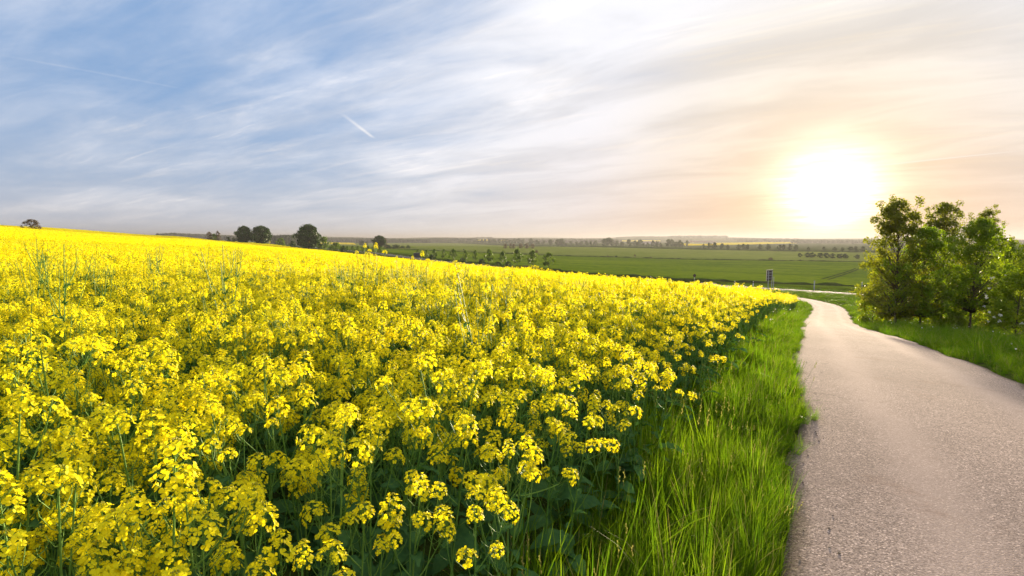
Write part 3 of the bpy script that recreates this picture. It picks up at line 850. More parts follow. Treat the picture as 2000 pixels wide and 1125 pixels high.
fr[3][:, 0] += .35 * -math.sin(ang); fr[3][:, 1] += .45 * math.cos(ang)
parts.append(fr)
grass('verge_grass', parts, 'lush green grass verge between the rapeseed and the lane')
parts = []
OUT = PR + PN * 14
rh = lambda u: np.interp(u, [0, .05, .2, 1], [.5, .75, .95, .9])
for d0, d1, dens, wd in ((0, 20, 22, 1.6), (20, 45, 13, 2.0), (45, 75, 6, 2.6), (75, 130, 3, 3.4)):
    p, u = strip_points(PRf + PN * .03, OUT, d0, d1, dens)
    g_ = grass_part(p, u, rh, tallmix, wd); kk = poly_dist(RC, p[:, 0], p[:, 1]) > 4.2
    if d0 >= 45: g_[1][:, 2] *= .45 if d0 > 60 else .75
    parts.append(tuple(q_[kk] for q_ in g_))
grass('verge_grass', parts, 'green grass verge under the trees right of the lane')
# rough grass between the field, the lane's end and the road
x, y = wedge(60, 135, 2.2, -14, 42)
tt = x * TX + y * TY
k = (poly_dist(PC, x, y) > 2.2) & (poly_dist(RC, x, y) > 4.0) & ~inside(FIELD, x, y) & (tt < 112) & (poly_dist(PR, x, y) > 8)
p = np.stack([x[k], y[k]], 1)
rgp = grass_part(p, rg.random(len(p)), lambda u: u * 0 + 1.0, tallmix, 3.6); rgp[1][:, 2] *= .45
grass('rough_grass', [rgp], 'rough grass bank between the field and the road')

# loose grit along both edges of the lane
def stone(r):
    mb = MB(); mb.add(OCT * np.array([[r.uniform(.7, 1.2), r.uniform(.7, 1.2), r.uniform(.4, .8)]]) + np.array([[r.uniform(-.15, .15) for _ in range(3)] for _ in range(6)]), OCTF, 0)
    return mb
GRIT = solid('grit', (0.26, 0.21, 0.17), 0.9, 0.1, 0.5, 40)
c_grit = source_collection('grit', [stone(r).mesh('grit', [GRIT], False) for _ in range(5)])
pa, ua = strip_points(PLf + PN * .0, PLf + PN * .45, 0, 14, 130); pb, ub = strip_points(PRf - PN * .4, PRf, 0, 22, 50)
pa = pa[rg.random(len(pa)) < (1 - ua) ** 2]; pb = pb[rg.random(len(pb)) < ub ** 2]; p = np.concatenate([pa, pb]); n = len(p)
scatter('grit', np.concatenate([p, (H(p[:, 0], p[:, 1]) + .008)[:, None]], 1), rg.uniform(0, 6.28, (n, 3)) * (.1, .1, 1), (rg.random(n) ** 3 * .011 + .003)[:, None] * one, rg.integers(0, 5, n), c_grit,
        'loose grit strewn along the edges of the lane', 'grit')

# small pale flowers in the verges
def daisy(r, h):
    mb = MB()
    e = np.array((r.uniform(-.05, .05), r.uniform(-.05, .05), h))
    mb.tube([(0, 0, 0), e * .55, e], [.0016, .0014, .0012], 3, 0)
    for i in range(10):
        v = np.array([r.gauss(0, 1) for _ in range(3)]); v /= np.linalg.norm(v)
        F = frame(v); s = .014
        mb.add(np.array([(-s, 0, .012), (0, -s, .012), (s, 0, .012), (0, s, .012)]) @ F.T + e, [(0, 1, 2, 3)], 1)
    return mb
c_daisy = source_collection('wildflower', [daisy(r, h).mesh('wildflower', [GRASS, WHITEFL]) for h in (.34, .44, .52)])
p1, _ = strip_points(PL - PN * .3, INNER, 9, 60, .4)
p2, _ = strip_points(PR + PN * .5, PR + PN * 6, 10, 75, .22)
p = np.concatenate([p1, p2]); n = len(p)
scatter('wildflowers', np.concatenate([p, H(p[:, 0], p[:, 1])[:, None]], 1), np.stack([rg.normal(0, .1, n), rg.normal(0, .1, n), rg.uniform(0, 6, n)], 1),
        rg.uniform(.9, 1.3, n)[:, None] * one, rg.integers(0, 3, n), c_daisy, 'small white flowers dotted through both grass verges', 'wildflowers')

# ------------------------------------------------------------------ trees
def leaf_cloud(centres, radii, per, size, r_, flat=.95):
    """leaf faces gathered in clumps; folded diamonds"""
    C = np.repeat(centres, per, axis=0); RD = np.repeat(radii, per)
    n = len(C)
    off_ = r_.normal(0, 1, (n, 3)); off_ /= np.linalg.norm(off_, axis=1)[:, None] + 1e-9
    off_ *= (r_.random(n) ** .45)[:, None] * RD[:, None]; off_[:, 2] *= flat
    P = C + off_
    nm = r_.normal(0, 1, (n, 3)) * .8 + off_ / (RD[:, None] + 1e-9) * .7 + np.array((0, 0, .55))
    nm /= np.linalg.norm(nm, axis=1)[:, None]
    tg = np.cross(nm, r_.normal(0, 1, (n, 3))); tg /= np.linalg.norm(tg, axis=1)[:, None] + 1e-9
    bt = np.cross(nm, tg)
    s = (size * r_.uniform(.7, 1.3, n))[:, None]
    V = np.stack([P - tg * s * .55, P - bt * s * .42 + nm * s * .12 + tg * s * .05, P + tg * s * .6 - nm * s * .12, P + bt * s * .42 + nm * s * .12 + tg * s * .05], 1)
    return V.reshape(-1, 3), np.arange(4 * n).reshape(-1, 4)
def make_tree(seed, h, cw, cb, n_cl, per, leaf, rc, shape=.8, power=.6, trunk_r=None, top_gap=0.0, sub=None, sprigs=0):
    """tapered trunk with limbs to every clump of leaves; returns (wood MB, crown verts, crown quads)"""
    r_ = np.random.default_rng(seed); wood = MB()
    tr = trunk_r or h * .014
    bendx, bendy = r_.normal(0, .02, 2) * h
    T = lambda f: np.array((bendx * f * f, bendy * f * f, h * .93 * f))
    fs = np.linspace(0, 1, 9)
    wood.tube([T(f) for f in fs], tr * (1 - fs * .88) * np.where(fs == 0, 1.35, 1), 7, 0)
    cen = []; rad = []
    for i in range(n_cl):
        zn = r_.random() ** (.9 + top_gap)
        pr = cw / 2 * (1 + .16 * math.sin(2.3 * zn * 6.28 + seed) + .10 * math.sin(5.1 * zn * 6.28 + 2 * seed)) * (math.sin(math.pi * min(.999, max(.02, zn ** shape)))) ** power
        a = r_.uniform(0, 6.28); q = pr * math.sqrt(r_.uniform(.12, 1.0)) * r_.uniform(.85, 1.12)
        zc = cb + (h - cb) * zn
        c = T(min(1, zc / h)) * (1, 1, 0) + np.array((math.cos(a) * q, math.sin(a) * q, zc))
        cen.append(c); rad.append(rc * r_.uniform(.6, 1.25))
        if sub is None or i % sub == 0:
            f0 = max(cb * .8 / h, (zc - q * r_.uniform(.5, 1.0)) / h - .04); f0 = min(max(f0, .12), .93)
            p0 = T(f0); p1 = p0 + (c - p0) * .5 + np.array((0, 0, -.08 * q))
            k = tr * .36 * (1 - f0 * .7)
            wood.tube(curve_pts(p0, p1, c, 5), np.linspace(k, k * .25, 5), 4, 0)
    for i in range(sprigs):                                       # upright shoots that make the top ragged
        a = r_.uniform(0, 6.28); q = cw * r_.uniform(.05, .30); z0 = h * r_.uniform(.66, .80); z1 = h * r_.uniform(.84, 1.06)
        p0 = T(min(1, z0 / h)) * (1, 1, 0) + np.array((math.cos(a) * q * .6, math.sin(a) * q * .6, z0)); p1 = p0 * (1, 1, 0) + np.array((math.cos(a) * q * .5, math.sin(a) * q * .5, z1))
        wood.tube([p0, (p0 + p1) / 2, p1], [.02, .014, .007], 4, 0)
        for f in np.linspace(.15, 1, 6):
            cen.append(p0 + (p1 - p0) * f * .97 + r_.normal(0, .10, 3)); rad.append(rc * (.95 - .22 * f))
    V, Q = leaf_cloud(np.array(cen), np.array(rad), per, leaf, r_)
    return wood, V, Q
def tree_thing(name, built, leafm, loc, label, cat, group=None, barkm=None, rot=0, scale=(1, 1, 1)):
    wood, V, Q = built
    o = bpy.data.objects.new(name, None); COL.objects.link(o)
    o.location = loc; o.rotation_euler = (0, 0, rot); o.scale = scale
    link('trunk', wood.mesh('trunk', [barkm or BARK]), o)
    link('crown', fast_mesh('crown', V, Q, [leafm]), o)
    tag(o, label, cat, group)
    return o
def base_of(px, py):
    q_ = ground_at(px, py); return q_[0], q_[1]
def height_to(px, vtop, x_, y_): return z_at(px, vtop, x_, y_) - float(H(x_, y_))

# the clump of young trees right of the lane
near_trees = [
    # trunk px, base v, top v, width px, crown start fraction, clumps, leaf material, label
    (1748, 640, 393, 140, .09, 210, TLEAF2, 'tall open-topped young tree with pale stake, nearest the sun in the lane-side clump', 'tree'),
    (1796, 645, 448, 140, .19, 200, TLEAF, 'rounder green young tree with low forking dark trunk in the lane-side clump', 'tree'),
    (1836, 640, 397, 104, .15, 160, TLEAF2, 'tall slim tree with gappy top in the middle of the lane-side clump', 'tree'),
    (1893, 652, 430, 130, .26, 200, TLEAF, 'bright green maple-like tree with thin straight trunk at the lane-side clump', 'tree'),
    (1912, 628, 408, 92, .28, 120, TLEAF2, 'thin pointed tree rising behind the bright green maple-like tree', 'tree'),
    (1962, 640, 476, 120, .07, 180, TLEAF, 'low leafy green tree beside the blossoming shrub at the picture edge', 'tree'),
    (2035, 655, 462, 190, .08, 230, TLEAF, 'leafy green tree cut off by the right picture edge', 'tree'),
]
for k_, (px, vb, vt, wpx, cbf, ncl, lm, lab, cat) in enumerate(near_trees):
    x_, y_ = base_of(px, vb); h = height_to(px, vt, x_, y_); cw = wpx / FPX * y_
    print('tree', px, round(x_, 1), round(y_, 1), 'h', round(h, 2), 'w', round(cw, 2))
    b = make_tree(100 + k_, h, cw, h * cbf, int(ncl * 1.2), 52, .105, .34, .60, .5, h * .0105, .3, None, (9, 2, 8, 3, 6, 4, 4)[k_])
    o = tree_thing('young_tree', b, lm, (x_, y_, float(H(x_, y_)) - .05), lab, cat, 'young trees right of the lane')
    if k_ == 0:
        st = MB(); st.tube([(-.13, -.1, 0), (-.11, -.09, .9), (-.1, -.08, 1.9)], [.05, .048, .045], 7, 0, True)
        st.tube([(-.1, -.08, 1.65), (.02, .0, 1.68)], [.02, .02], 5, 0)
        link('stake', st.mesh('stake', [STAKE]), o)
def shrub(seed, px, vb, vt, wpx, lm, lab, n_cl=60, per=60, leaf=.1, rc=.32, group=None, name='shrub', white=False):
    x_, y_ = base_of(px, vb); h = max(.5, height_to(px, vt, x_, y_)); cw = wpx / FPX * y_
    b = make_tree(seed, h, cw, h * .08, n_cl, per, leaf, rc, .6, .45, h * .012)
    o = tree_thing(name, b, lm, (x_, y_, float(H(x_, y_)) - .05), lab, 'shrub', group)
    if white:
        r_ = np.random.default_rng(seed + 1)
        a = r_.uniform(0, 6.28, 26); zz = r_.uniform(.3, .95, 26) * h; q_ = cw * .5 * np.sqrt(1 - (zz / h - .4) ** 2)
        V, Q = leaf_cloud(np.stack([np.cos(a) * q_, np.sin(a) * q_, zz], 1), np.full(26, .07), 14, .06, r_)
        link('blossom', fast_mesh('blossom', V, Q, [WHITEFL]), o)
    return o
shrub(201, 1982, 668, 530, 105, TLEAF, 'green shrub with white blossom clusters at the right picture edge', 90, 70, .1, .34, 'shrubs under the lane-side trees', 'shrub', True)
shrub(202, 1880, 640, 596, 60, TLEAF, 'small bright shrub at the foot of the thin straight trunk', 45, 55, .1, .26, 'shrubs under the lane-side trees')
shrub(203, 1718, 628, 500, 80, TLEAF2, 'dark shrub against the left side of the lane-side clump', 60, 60, .11, .36, 'shrubs under the lane-side trees')
shrub(204, 1770, 628, 555, 110, TLEAF2, 'dark low shrub behind the staked trunk', 55, 60, .11, .34, 'shrubs under the lane-side trees')
shrub(205, 1832, 632, 562, 100, TLEAF2, 'dark low shrub behind the forking trunk', 55, 60, .11, .34, 'shrubs under the lane-side trees')
shrub(206, 1935, 642, 560, 95, TLEAF2, 'shaded shrub between the thin trunk and the blossoming shrub', 50, 60, .11, .3, 'shrubs under the lane-side trees')

shrub(207, 1703, 634, 572, 52, TLEAF, 'light green shrub nearest the lane bend beside the tree clump', 40, 50, .1, .28, 'shrubs under the lane-side trees')
shrub(208, 1818, 646, 607, 46, TLEAF, 'knee-high light shrub between the forking trunk and the slim trunk', 30, 45, .09, .22, 'shrubs under the lane-side trees')
shrub(209, 1858, 650, 603, 52, TLEAF, 'light bushy shrub left of the thin straight trunk', 36, 48, .09, .24, 'shrubs under the lane-side trees')

# shared shapes for everything farther off (unit height and width)
def unit_tree(seed, n_cl, per, leaf, rc, cb, shape, power):
    w_, V, Q = make_tree(seed, 1.0, 1.0, cb, n_cl, per, leaf, rc, shape, power, .022, 0, 3)
    w_ = w_.mesh('trunk', [BARK])
    return w_, V, Q
UT = {}
def unit(kind, seed, leafm, *a):
    w_, V, Q = unit_tree(seed, *a)
    UT.setdefault(kind, []).append((w_, fast_mesh('crown', V, Q, [leafm])))
for s in range(4): unit('avenue', 300 + s, AVLEAF, 46, 22, .075, .13, .30, .55, .6)
for s in range(3): unit('old', 320 + s, BLEAF, 165, 90, .045, .115, .13, .72, .40)
for s in range(4): unit('far', 340 + s, FLEAF, 40, 22, .10, .14, .12, .75, .5)
for s in range(3): unit('bush', 360 + s, BLEAF, 50, 30, .08, .14, .04, .55, .4)
for s in range(2): unit('greenbush', 370 + s, AVLEAF, 60, 34, .06, .13, .05, .6, .4)
for s in range(2): unit('tan', 380 + s, TANLEAF, 130, 26, .04, .09, .06, .62, .42)
_cnt = {}
def far_tree(name, kind, px, vt, wpx, label, cat, group=None, d=None, vb=None):
    if d is None: x_, y_ = base_of(px, vb)
    else: x_, y_ = at_dist(px, d)
    h = max(.6, height_to(px, vt, x_, y_)); w_ = wpx / FPX * y_
    _cnt[kind] = _cnt.get(kind, 0) + 1
    wm, cm = UT[kind][_cnt[kind] % len(UT[kind])]
    o = bpy.data.objects.new(name, None); COL.objects.link(o)
    o.location = (x_, y_, float(H(x_, y_)) - .1); o.scale = (w_, w_, h); o.rotation_euler = (0, 0, rnd.uniform(0, 6.28))
    link('trunk', wm, o); link('crown', cm, o)
    tag(o, label, cat, group)
    return o
def t_dist(px, t):
    a_ = math.atan((px - 1000) / FPX); return t / math.cos(TA - a_)
ordw = 'first second third fourth fifth sixth seventh eighth ninth tenth eleventh twelfth thirteenth fourteenth fifteenth sixteenth seventeenth eighteenth nineteenth twentieth'.split()
ordw += ['twenty-' + o for o in ordw[:9]]
AVN = [(817, 486.5, 10), (833, 488, 11), (849, 487, 14), (868, 487.5, 12), (886, 486.5, 18), (909, 490, 14), (929, 489.5, 13), (954, 487.5, 20), (982, 490.5, 16), (1010, 488.5, 24), (1041, 490, 24), (1072, 494.5, 28)]
for i_, (px, vt, w_) in enumerate(AVN):
    far_tree('avenue_tree', 'avenue', px, vt, w_, 'young roadside tree, %s from the dark board along the valley road' % ordw[i_], 'tree', 'young trees along the valley road', t_dist(px, 101))
AV2 = [(679, 480, 7), (690, 480.5, 9), (700, 480.5, 9), (711, 482, 9), (720.5, 480.5, 11), (731, 482, 11), (742.5, 482, 12)]
for i_, (px, vt, w_) in enumerate(AV2):
    far_tree('avenue_tree', 'avenue', px, vt, w_, 'small distant roadside tree, %s from the dark bushes by the big tree' % ordw[i_], 'tree', 'young trees along the valley road', t_dist(px, 99))
for i_, (px, vt, w_) in enumerate([(843, 497, 14), (875, 506, 12), (903, 504, 15), (920, 511, 9), (941, 506, 15), (972, 511, 14), (993, 510.5, 15), (1027, 518, 24)]):
    far_tree('bush', 'tan' if i_ == 7 else 'bush', px, vt, w_, 'dark bush at the foot of the roadside trees, %s from the dark board' % ordw[i_] if i_ < 7 else 'loose brownish bush at the foot of the last roadside trees',
             'bush', 'bushes under the roadside trees', t_dist(px, 97))
BIG = [
    ('round_tree', 'old', 478.5, 443.5, 30, 'dark round tree beside a broader one on the field skyline', 'tree', 86, None),
    ('round_tree', 'old', 512, 443, 37, 'broad dark round tree, right one of the touching pair', 'tree', 86, None),
    ('large_tree', 'old', 604, 441.5, 45, 'largest dark tree with visible trunk behind the field edge', 'tree', 84, None),
    ('small_tree', 'greenbush', 520, 461, 14, 'small light green tree in front of the broad round tree', 'tree', 82, None),
    ('bush', 'greenbush', 550, 465, 18, 'round green bush between the round pair and the largest tree', 'bush', 82, None),
    ('bushy_tree', 'greenbush', 634, 463.5, 24, 'bushy green tree touching the largest tree on its right', 'tree', 84, None),
    ('bush', 'greenbush', 657, 473.5, 26, 'wide dark green bush before the small roadside trees', 'bush', 86, None),
    ('bush', 'bush', 671, 480, 12, 'low dark bush left of the small roadside trees', 'bush', 88, None),
    ('bare_tree', 'tan', 411, 453, 12, 'reddish brown budding tree left of the round pair', 'tree', 50, None),
    ('bare_tree', 'tan', 428, 451.5, 11, 'thin greyish tree above a green bush left of the round pair', 'tree', 52, None),
    ('bush', 'greenbush', 421, 457, 13, 'green bush under the thin greyish tree', 'bush', 49, None),
    ('bush', 'bush', 447, 463, 9, 'small dark bush in the hedge left of the round pair, nearest the green bush', 'bush', 60, None),
    ('bush', 'bush', 458, 464.5, 9, 'small dark bush in the hedge close to the round pair', 'bush', 62, None),
    ('bush', 'bush', 573, 471, 12, 'low bush under the left side of the largest tree', 'bush', 80, None),
]
for nm, kd, px, vt, w_, lab, cat, t_, _ in BIG:
    far_tree(nm, kd, px, vt, w_, lab, cat, 'old trees and bushes along the field edge', min(t_dist(px, t_), 540))
far_tree('lone_tree', 'tan', 67, 428.5, 31, 'lone greyish budding tree on the yellow field skyline', 'tree', None, 330)
MID = [('old', 741, 461.5, 26, 484, 'broad dark tree standing alone behind the small roadside trees', 'tree'), ('tan', 753, 465, 9, 483.5, 'thin tan tree against the right side of the broad dark tree', 'tree'),
       ('bush', 757, 478.5, 14, 485, 'dark hedge bush next to the broad dark tree', 'bush'), ('bush', 772, 478, 18, 485, 'long dark hedge bush in the meadow, middle one', 'bush'), ('bush', 786, 480, 9, 485, 'small dark hedge bush in the meadow', 'bush'),
       ('bush', 798, 479.5, 10, 485.5, 'dark round bush at the right end of the meadow hedge', 'bush'), ('bush', 706, 470.5, 12, 479.5, 'dark bush group left of the broad dark tree', 'bush'), ('bush', 716, 473.5, 9, 479.5, 'low dark bush close left of the broad dark tree', 'bush'),
       ('bush', 906, 486, 4, 489.5, 'tiny dark bush in the green field above the roadside trees', 'bush'), ('tan', 1003, 492, 5, 496, 'tiny brownish bush behind the roadside trees', 'bush'), ('tan', 1048, 488.5, 9, 496, 'round reddish bush behind the roadside trees', 'bush'),
       ('tan', 1505, 503, 10, 509, 'brownish bush on the ditch above the road sign', 'bush'), ('tan', 1563, 506.5, 5, 510.5, 'small brown bush on the ditch right of the road sign', 'bush'), ('bush', 1203, 499, 6, 503, 'small dark bush on the ditch in the valley centre', 'bush'),
       ('tan', 1240, 496.5, 4, 501.5, 'small pale bush near the ditch in the valley centre', 'bush'), ('tan', 1271, 501, 5, 505.5, 'small brown bush on the ditch right of the dark one', 'bush'), ('tan', 1187, 498.5, 4, 502, 'tiny tan bush on the ditch left of the dark one', 'bush')]
for kd, px, vt, w_, vb, lab, cat in MID:
    far_tree('tree' if cat == 'tree' else 'bush', kd, px, vt, w_, lab, cat, 'bushes scattered over the valley fields', None, vb)
rowA = [(1562, 494.5, 9, 502.5), (1577, 493.5, 11, 503), (1586, 493, 12, 503.5), (1602, 494, 12, 504), (1614, 494, 13, 504.5), (1626, 495.5, 12, 505), (1641, 495.5, 13, 505), (1651, 495.5, 11, 505), (1674, 497.5, 10, 506)]
for i_, (px, vt, w_, vb) in enumerate(rowA):
    far_tree('willow', 'far', px, vt, w_, 'hazy round tree in the short row under the sun, %s from the road sign' % ordw[i_], 'tree', 'short row of round trees under the sun', None, vb)
rowB = [(1374, 477, 6, 485.5), (1385, 474.5, 9, 486), (1395, 474, 10, 486.5), (1410, 476, 9, 486.5), (1421, 478, 8, 487), (1443, 477.5, 9, 487), (1453, 476.5, 10, 487.5), (1460, 477.5, 8, 487.5), (1484, 477.5, 8, 488), (1500, 476.5, 9, 488.5),
        (1522, 478, 9, 489), (1530, 478, 9, 489), (1543, 477.5, 10, 489), (1554, 478, 9, 490), (1579, 482, 7, 490), (1609, 482, 7, 491), (1630, 482.5, 9, 491), (1645, 483, 7, 491), (1661, 481.5, 10, 492), (1671, 481.5, 9, 492), (1685, 481.5, 10, 492)]
rowC = [(1163, 470, 9, 480), (1180, 466.5, 12, 480), (1188, 465, 15, 480.5), (1195, 467, 10, 480.5), (1204, 469.5, 9, 480.5), (1215, 472, 8, 481), (1228, 468.5, 11, 481), (1240, 470, 10, 481), (1250, 468.5, 13, 481.5), (1257, 474.5, 7, 482), (1265, 474, 7, 482),
        (1275, 470, 8, 482), (1283, 471, 8, 482), (1290, 474, 7, 483), (1305, 468, 11, 482.5), (1312, 468, 10, 482), (1320, 472, 8, 483), (1329, 469, 12, 483), (1342, 470, 7, 481)]
rowD = [(987, 476, 8, 485.5), (997, 475.5, 6, 485.5), (1003, 476, 8, 485.5), (1017, 475.5, 9, 485.5), (1029, 475, 10, 485.5), (1040, 476, 9, 485.5)]
rowE = [(1037, 466.5, 13, 477), (1049, 469, 9, 478), (1061, 470, 8, 478), (1075, 468.5, 11, 479), (1089, 467.5, 11, 480), (1097, 466.5, 12, 480), (1103, 475, 12, 481), (1115, 471, 7, 479.5), (1126, 472, 7, 479.5), (1136, 471.5, 8, 479.5), (1146, 470.5, 8, 480), (1154, 471, 7, 480)]
rowF = [(838 + i_ * 7.3 + rnd.uniform(-1.5, 1.5), rnd.uniform(466, 468.5), rnd.uniform(7, 10), 473.5 + i_ * .12) for i_ in range(26)]
for rows, lab, grp in ((rowB, 'hazy tree in the broken row before the far yellow field', 'broken tree row before the far yellow field'), (rowC, 'hazy tree in the tall dense row across the valley centre', 'tall dense tree row across the valley centre'),
                       (rowD, 'hazy brownish tree in the short row above the roadside trees', 'short tree row above the roadside trees'), (rowE, 'hazy tree in the grove left of the tall dense row', 'grove left of the tall dense row'),
                       (rowF, 'hazy dark tree in the long far row below the horizon', 'long far tree row below the horizon')):
    for i_, (px, vt, w_, vb) in enumerate(rows):
        far_tree('distant_tree', 'tan' if rows is rowD else 'far', px, vt, w_, lab + ', %s from its left end' % ordw[i_], 'tree', grp, None, vb)

# ------------------------------------------------------------------ valley fields
def field_sheet(name, near_px, far_px, hgt, mat, label, kind='structure', n=60, m=24, rough=.06):
    A = resample(np.array([ground_at(*p) for p in near_px]), 1.0); B = resample(np.array([ground_at(*p) for p in far_px]), 1.0)
    pick = lambda Q: Q[np.linspace(0, len(Q) - 1, n).astype(int)]
    A, B = pick(A), pick(B)
    o = link(name, ribbon(A, B, hgt, lambda x_, y_: rough * np.sin(x_ * .21 + np.sin(y_ * .13)) * np.sin(y_ * .17), m, [mat], name, hgt + .1))
    tag(o, label, None, None, kind)
    return o
def bank(name, pts_px, width, hgt, mat, label, wob=.35):
    P = smooth_line(resample(np.array([ground_at(*p) for p in pts_px]), 2.0), 6); N_ = normals_of(P)
    hh = hgt * (1 + wob * (rg.random(len(P)) - .5) * 2)
    mb = MB()
    rows = []
    for p, nn_, h_ in zip(P, N_, hh):
        for u, f in ((-1, 0), (-.7, .75), (-.2, 1.0), (.3, .92), (.75, .7), (1, 0)):
            q_ = p + nn_ * u * width / 2
            rows.append((q_[0], q_[1], float(H(q_[0], q_[1])) + f * h_ * rnd.uniform(.8, 1.15) - (.1 if f == 0 else 0)))
    mb.add(rows, [(i_ * 6 + j_, i_ * 6 + j_ + 1, (i_ + 1) * 6 + j_ + 1, (i_ + 1) * 6 + j_) for i_ in range(len(P) - 1) for j_ in range(5)])
    o = link(name, mb.mesh(name, [mat])); tag(o, label, None, None, 'structure')
    return o
road_far = RC[(RC[:, 1] > 60) & (RC[:, 1] < 620)] ; rf = normals_of(road_far)
wheat_near = road_far - rf * 0
side_ = 1 if (rf[0] @ np.array((TX, TY))) > 0 else -1
wn = road_far + rf * side_ * 11
far_line = np.array([ground_at(px, v) for px, v in ((2300, 520), (1700, 512.5), (1350, 507.5), (1100, 500.5), (900, 492), (760, 486), (650, 482), (560, 478))])
B = resample(far_line, 1.0); n_ = 110
A_ = wn[np.linspace(0, len(wn) - 1, n_).astype(int)]; B_ = B[np.linspace(0, len(B) - 1, n_).astype(int)]
wheat = link('wheat_field', ribbon(A_, B_, .35, lambda x_, y_: .05 * np.sin(x_ * .21 + np.sin(y_ * .13)) * np.sin(y_ * .17), 40, [WHEAT], 'wheat_field', .45))
tag(wheat, 'deep green young wheat field beyond the road', None, None, 'structure')
for a, b in (((1604, 545.5), (1671, 524.5)), ((1617, 546.5), (1677, 525.5))):
    p0, p1 = ground_at(*a, .35), ground_at(*b, .35)
    L_ = np.linspace(p0, p1, 30); N_ = normals_of(L_)
    link('wheel_track', ribbon(L_ - N_ * .35, L_ + N_ * .35, .42, None, 2, [MARGIN], 'wheel_track', 0.0), wheat)
bank('field_margin', [(1000, 524), (1130, 536.5), (1300, 548), (1500, 556.5), (1700, 564), (1850, 572)], 2.4, .75, MARGIN, 'dark rank grass margin beyond the road')
bank('ditch_bank', [(700, 484), (900, 492.4), (1100, 500.8), (1350, 507.8), (1700, 512.8), (1900, 516)], 3.0, .7, MARGIN, 'dark overgrown ditch between the wheat and the pale meadow')
field_sheet('meadow', [(620, 480.4), (760, 485.8), (900, 491.8), (1100, 500.2), (1350, 507.2), (1700, 512.2), (2100, 517.5)], [(640, 475.5), (760, 474.5), (900, 475.5), (1100, 482.5), (1350, 488), (1700, 494), (2100, 498)], .25, PASTURE, 'pale olive meadow across the valley')
bank('far_lane_bank', [(640, 475.2), (800, 474.6), (900, 475.3), (1000, 479.2), (1100, 482), (1350, 487.5), (1700, 493.5), (1950, 497)], 4.0, 1.1, MARGIN, 'dark straight bank along the far edge of the meadow')
field_sheet('far_rapeseed_field', [(1338, 480), (1400, 479), (1480, 477.2), (1560, 475.0)], [(1325, 476.2), (1400, 474.8), (1480, 473.2), (1560, 472.2)], 1.1, FARRAPE, 'distant yellow rapeseed strip below the wooded ridge')
field_sheet('far_rapeseed_field', [(925, 470.6), (975, 470.4), (1030, 469.9)], [(930, 468.3), (975, 468.2), (1030, 467.9)], 1.2, FARRAPE, 'thin yellow strip far off above the long tree row')
field_sheet('far_rapeseed_field', [(525, 474.5), (600, 475), (640, 477), (695, 478)], [(525, 471.6), (600, 471.5), (640, 473), (690, 474.8)], 1.1, FARRAPE, 'yellow rapeseed strip behind the largest tree')
field_sheet('far_rapeseed_field', [(1205, 471.5), (1240, 471.5), (1290, 471.5)], [(1205, 469.8), (1240, 469.8), (1290, 469.9)], 1.1, FARRAPE, 'small yellow patch behind the tall dense tree row')

# ------------------------------------------------------------------ far woods: lumpy masses nobody could count
def wood_mass(name, spans, label):
    mb = MB(); r_ = random.Random(sum(map(ord, label)))
    for px0, px1, d_, v0, v1, step in spans:
        px = px0
        while px < px1:
            f = (px - px0) / max(1e-6, px1 - px0); dd = d_ * r_.uniform(.97, 1.05)
            x_, y_ = at_dist(px, dd); vt = v0 + (v1 - v0) * f + r_.uniform(-.5, .9)
            zt = z_at(px, vt, x_, y_); zb = float(H(x_, y_)) - 1
            hh = max(5.0, zt - zb); s_ = step / FPX * y_ * r_.uniform(.7, 1.15)
            v = OCT.copy(); a_ = r_.uniform(0, 6.28)
            ring = [(math.cos(a_ + k_ * 1.047) * s_ * r_.uniform(.8, 1.2), math.sin(a_ + k_ * 1.047) * s_ * r_.uniform(.8, 1.2)) for k_ in range(6)]
            vv = [(x_ + p_[0] * .85, y_ + p_[1] * .85, zb) for p_ in ring] + [(x_ + p_[0], y_ + p_[1], zb + hh * r_.uniform(.55, .72)) for p_ in ring] + \
                 [(x_ + p_[0] * .55, y_ + p_[1] * .55, zb + hh * r_.uniform(.86, .95)) for p_ in ring] + [(x_, y_, zb + hh)]
            fs = [(k_, (k_ + 1) % 6, 6 + (k_ + 1) % 6, 6 + k_) for k_ in range(6)] + [(6 + k_, 6 + (k_ + 1) % 6, 12 + (k_ + 1) % 6, 12 + k_) for k_ in range(6)] + [(12 + k_, 12 + (k_ + 1) % 6, 18) for k_ in range(6)]
            mb.add(vv, fs)
            px += step * r_.uniform(.5, 1.0)
    o = link(name, mb.mesh(name, [WOODM], False)); tag(o, label, 'wood', None, 'stuff')
wood_mass('far_wood', [(1205, 1275, 4300, 464.6, 461.8, 3), (1270, 1312, 4300, 461.8, 461, 3), (1312, 1421, 4200, 459.9, 460.4, 2.5), (1265, 1275, 4300, 460.8, 460.8, 3)], 'long flat-topped wooded ridge on the horizon')
wood_mass('far_wood', [(532, 590, 1500, 459, 456.5, 4), (560, 585, 1450, 461, 461, 4)], 'hazy wood behind the round trees and the largest tree')
wood_mass('far_wood', [(310, 345, 2600, 455, 454, 3), (340, 440, 3000, 454.5, 459, 3), (440, 470, 2600, 459, 461, 3)], 'thin blue wood along the left skyline behind the yellow field')
wood_mass('far_wood', [(640, 760, 2800, 464, 464.5, 3), (700, 840, 2300, 466, 466.5, 3), (840, 930, 3000, 464.5, 464.5, 3), (930, 962, 4000, 463, 463, 3), (955, 1040, 3200, 465, 465.5, 3)], 'blue-grey tree belts along the horizon above the meadow')
wood_mass('far_wood', [(1040, 1210, 2600, 466.5, 466.5, 3.5), (1420, 1560, 3600, 464.5, 466, 3), (1440, 1700, 2900, 467, 468, 3), (1545, 1700, 2300, 468, 469, 4), (1690, 2050, 3200, 466.5, 469, 3.5)], 'sunlit tree belts along the horizon under the sun')

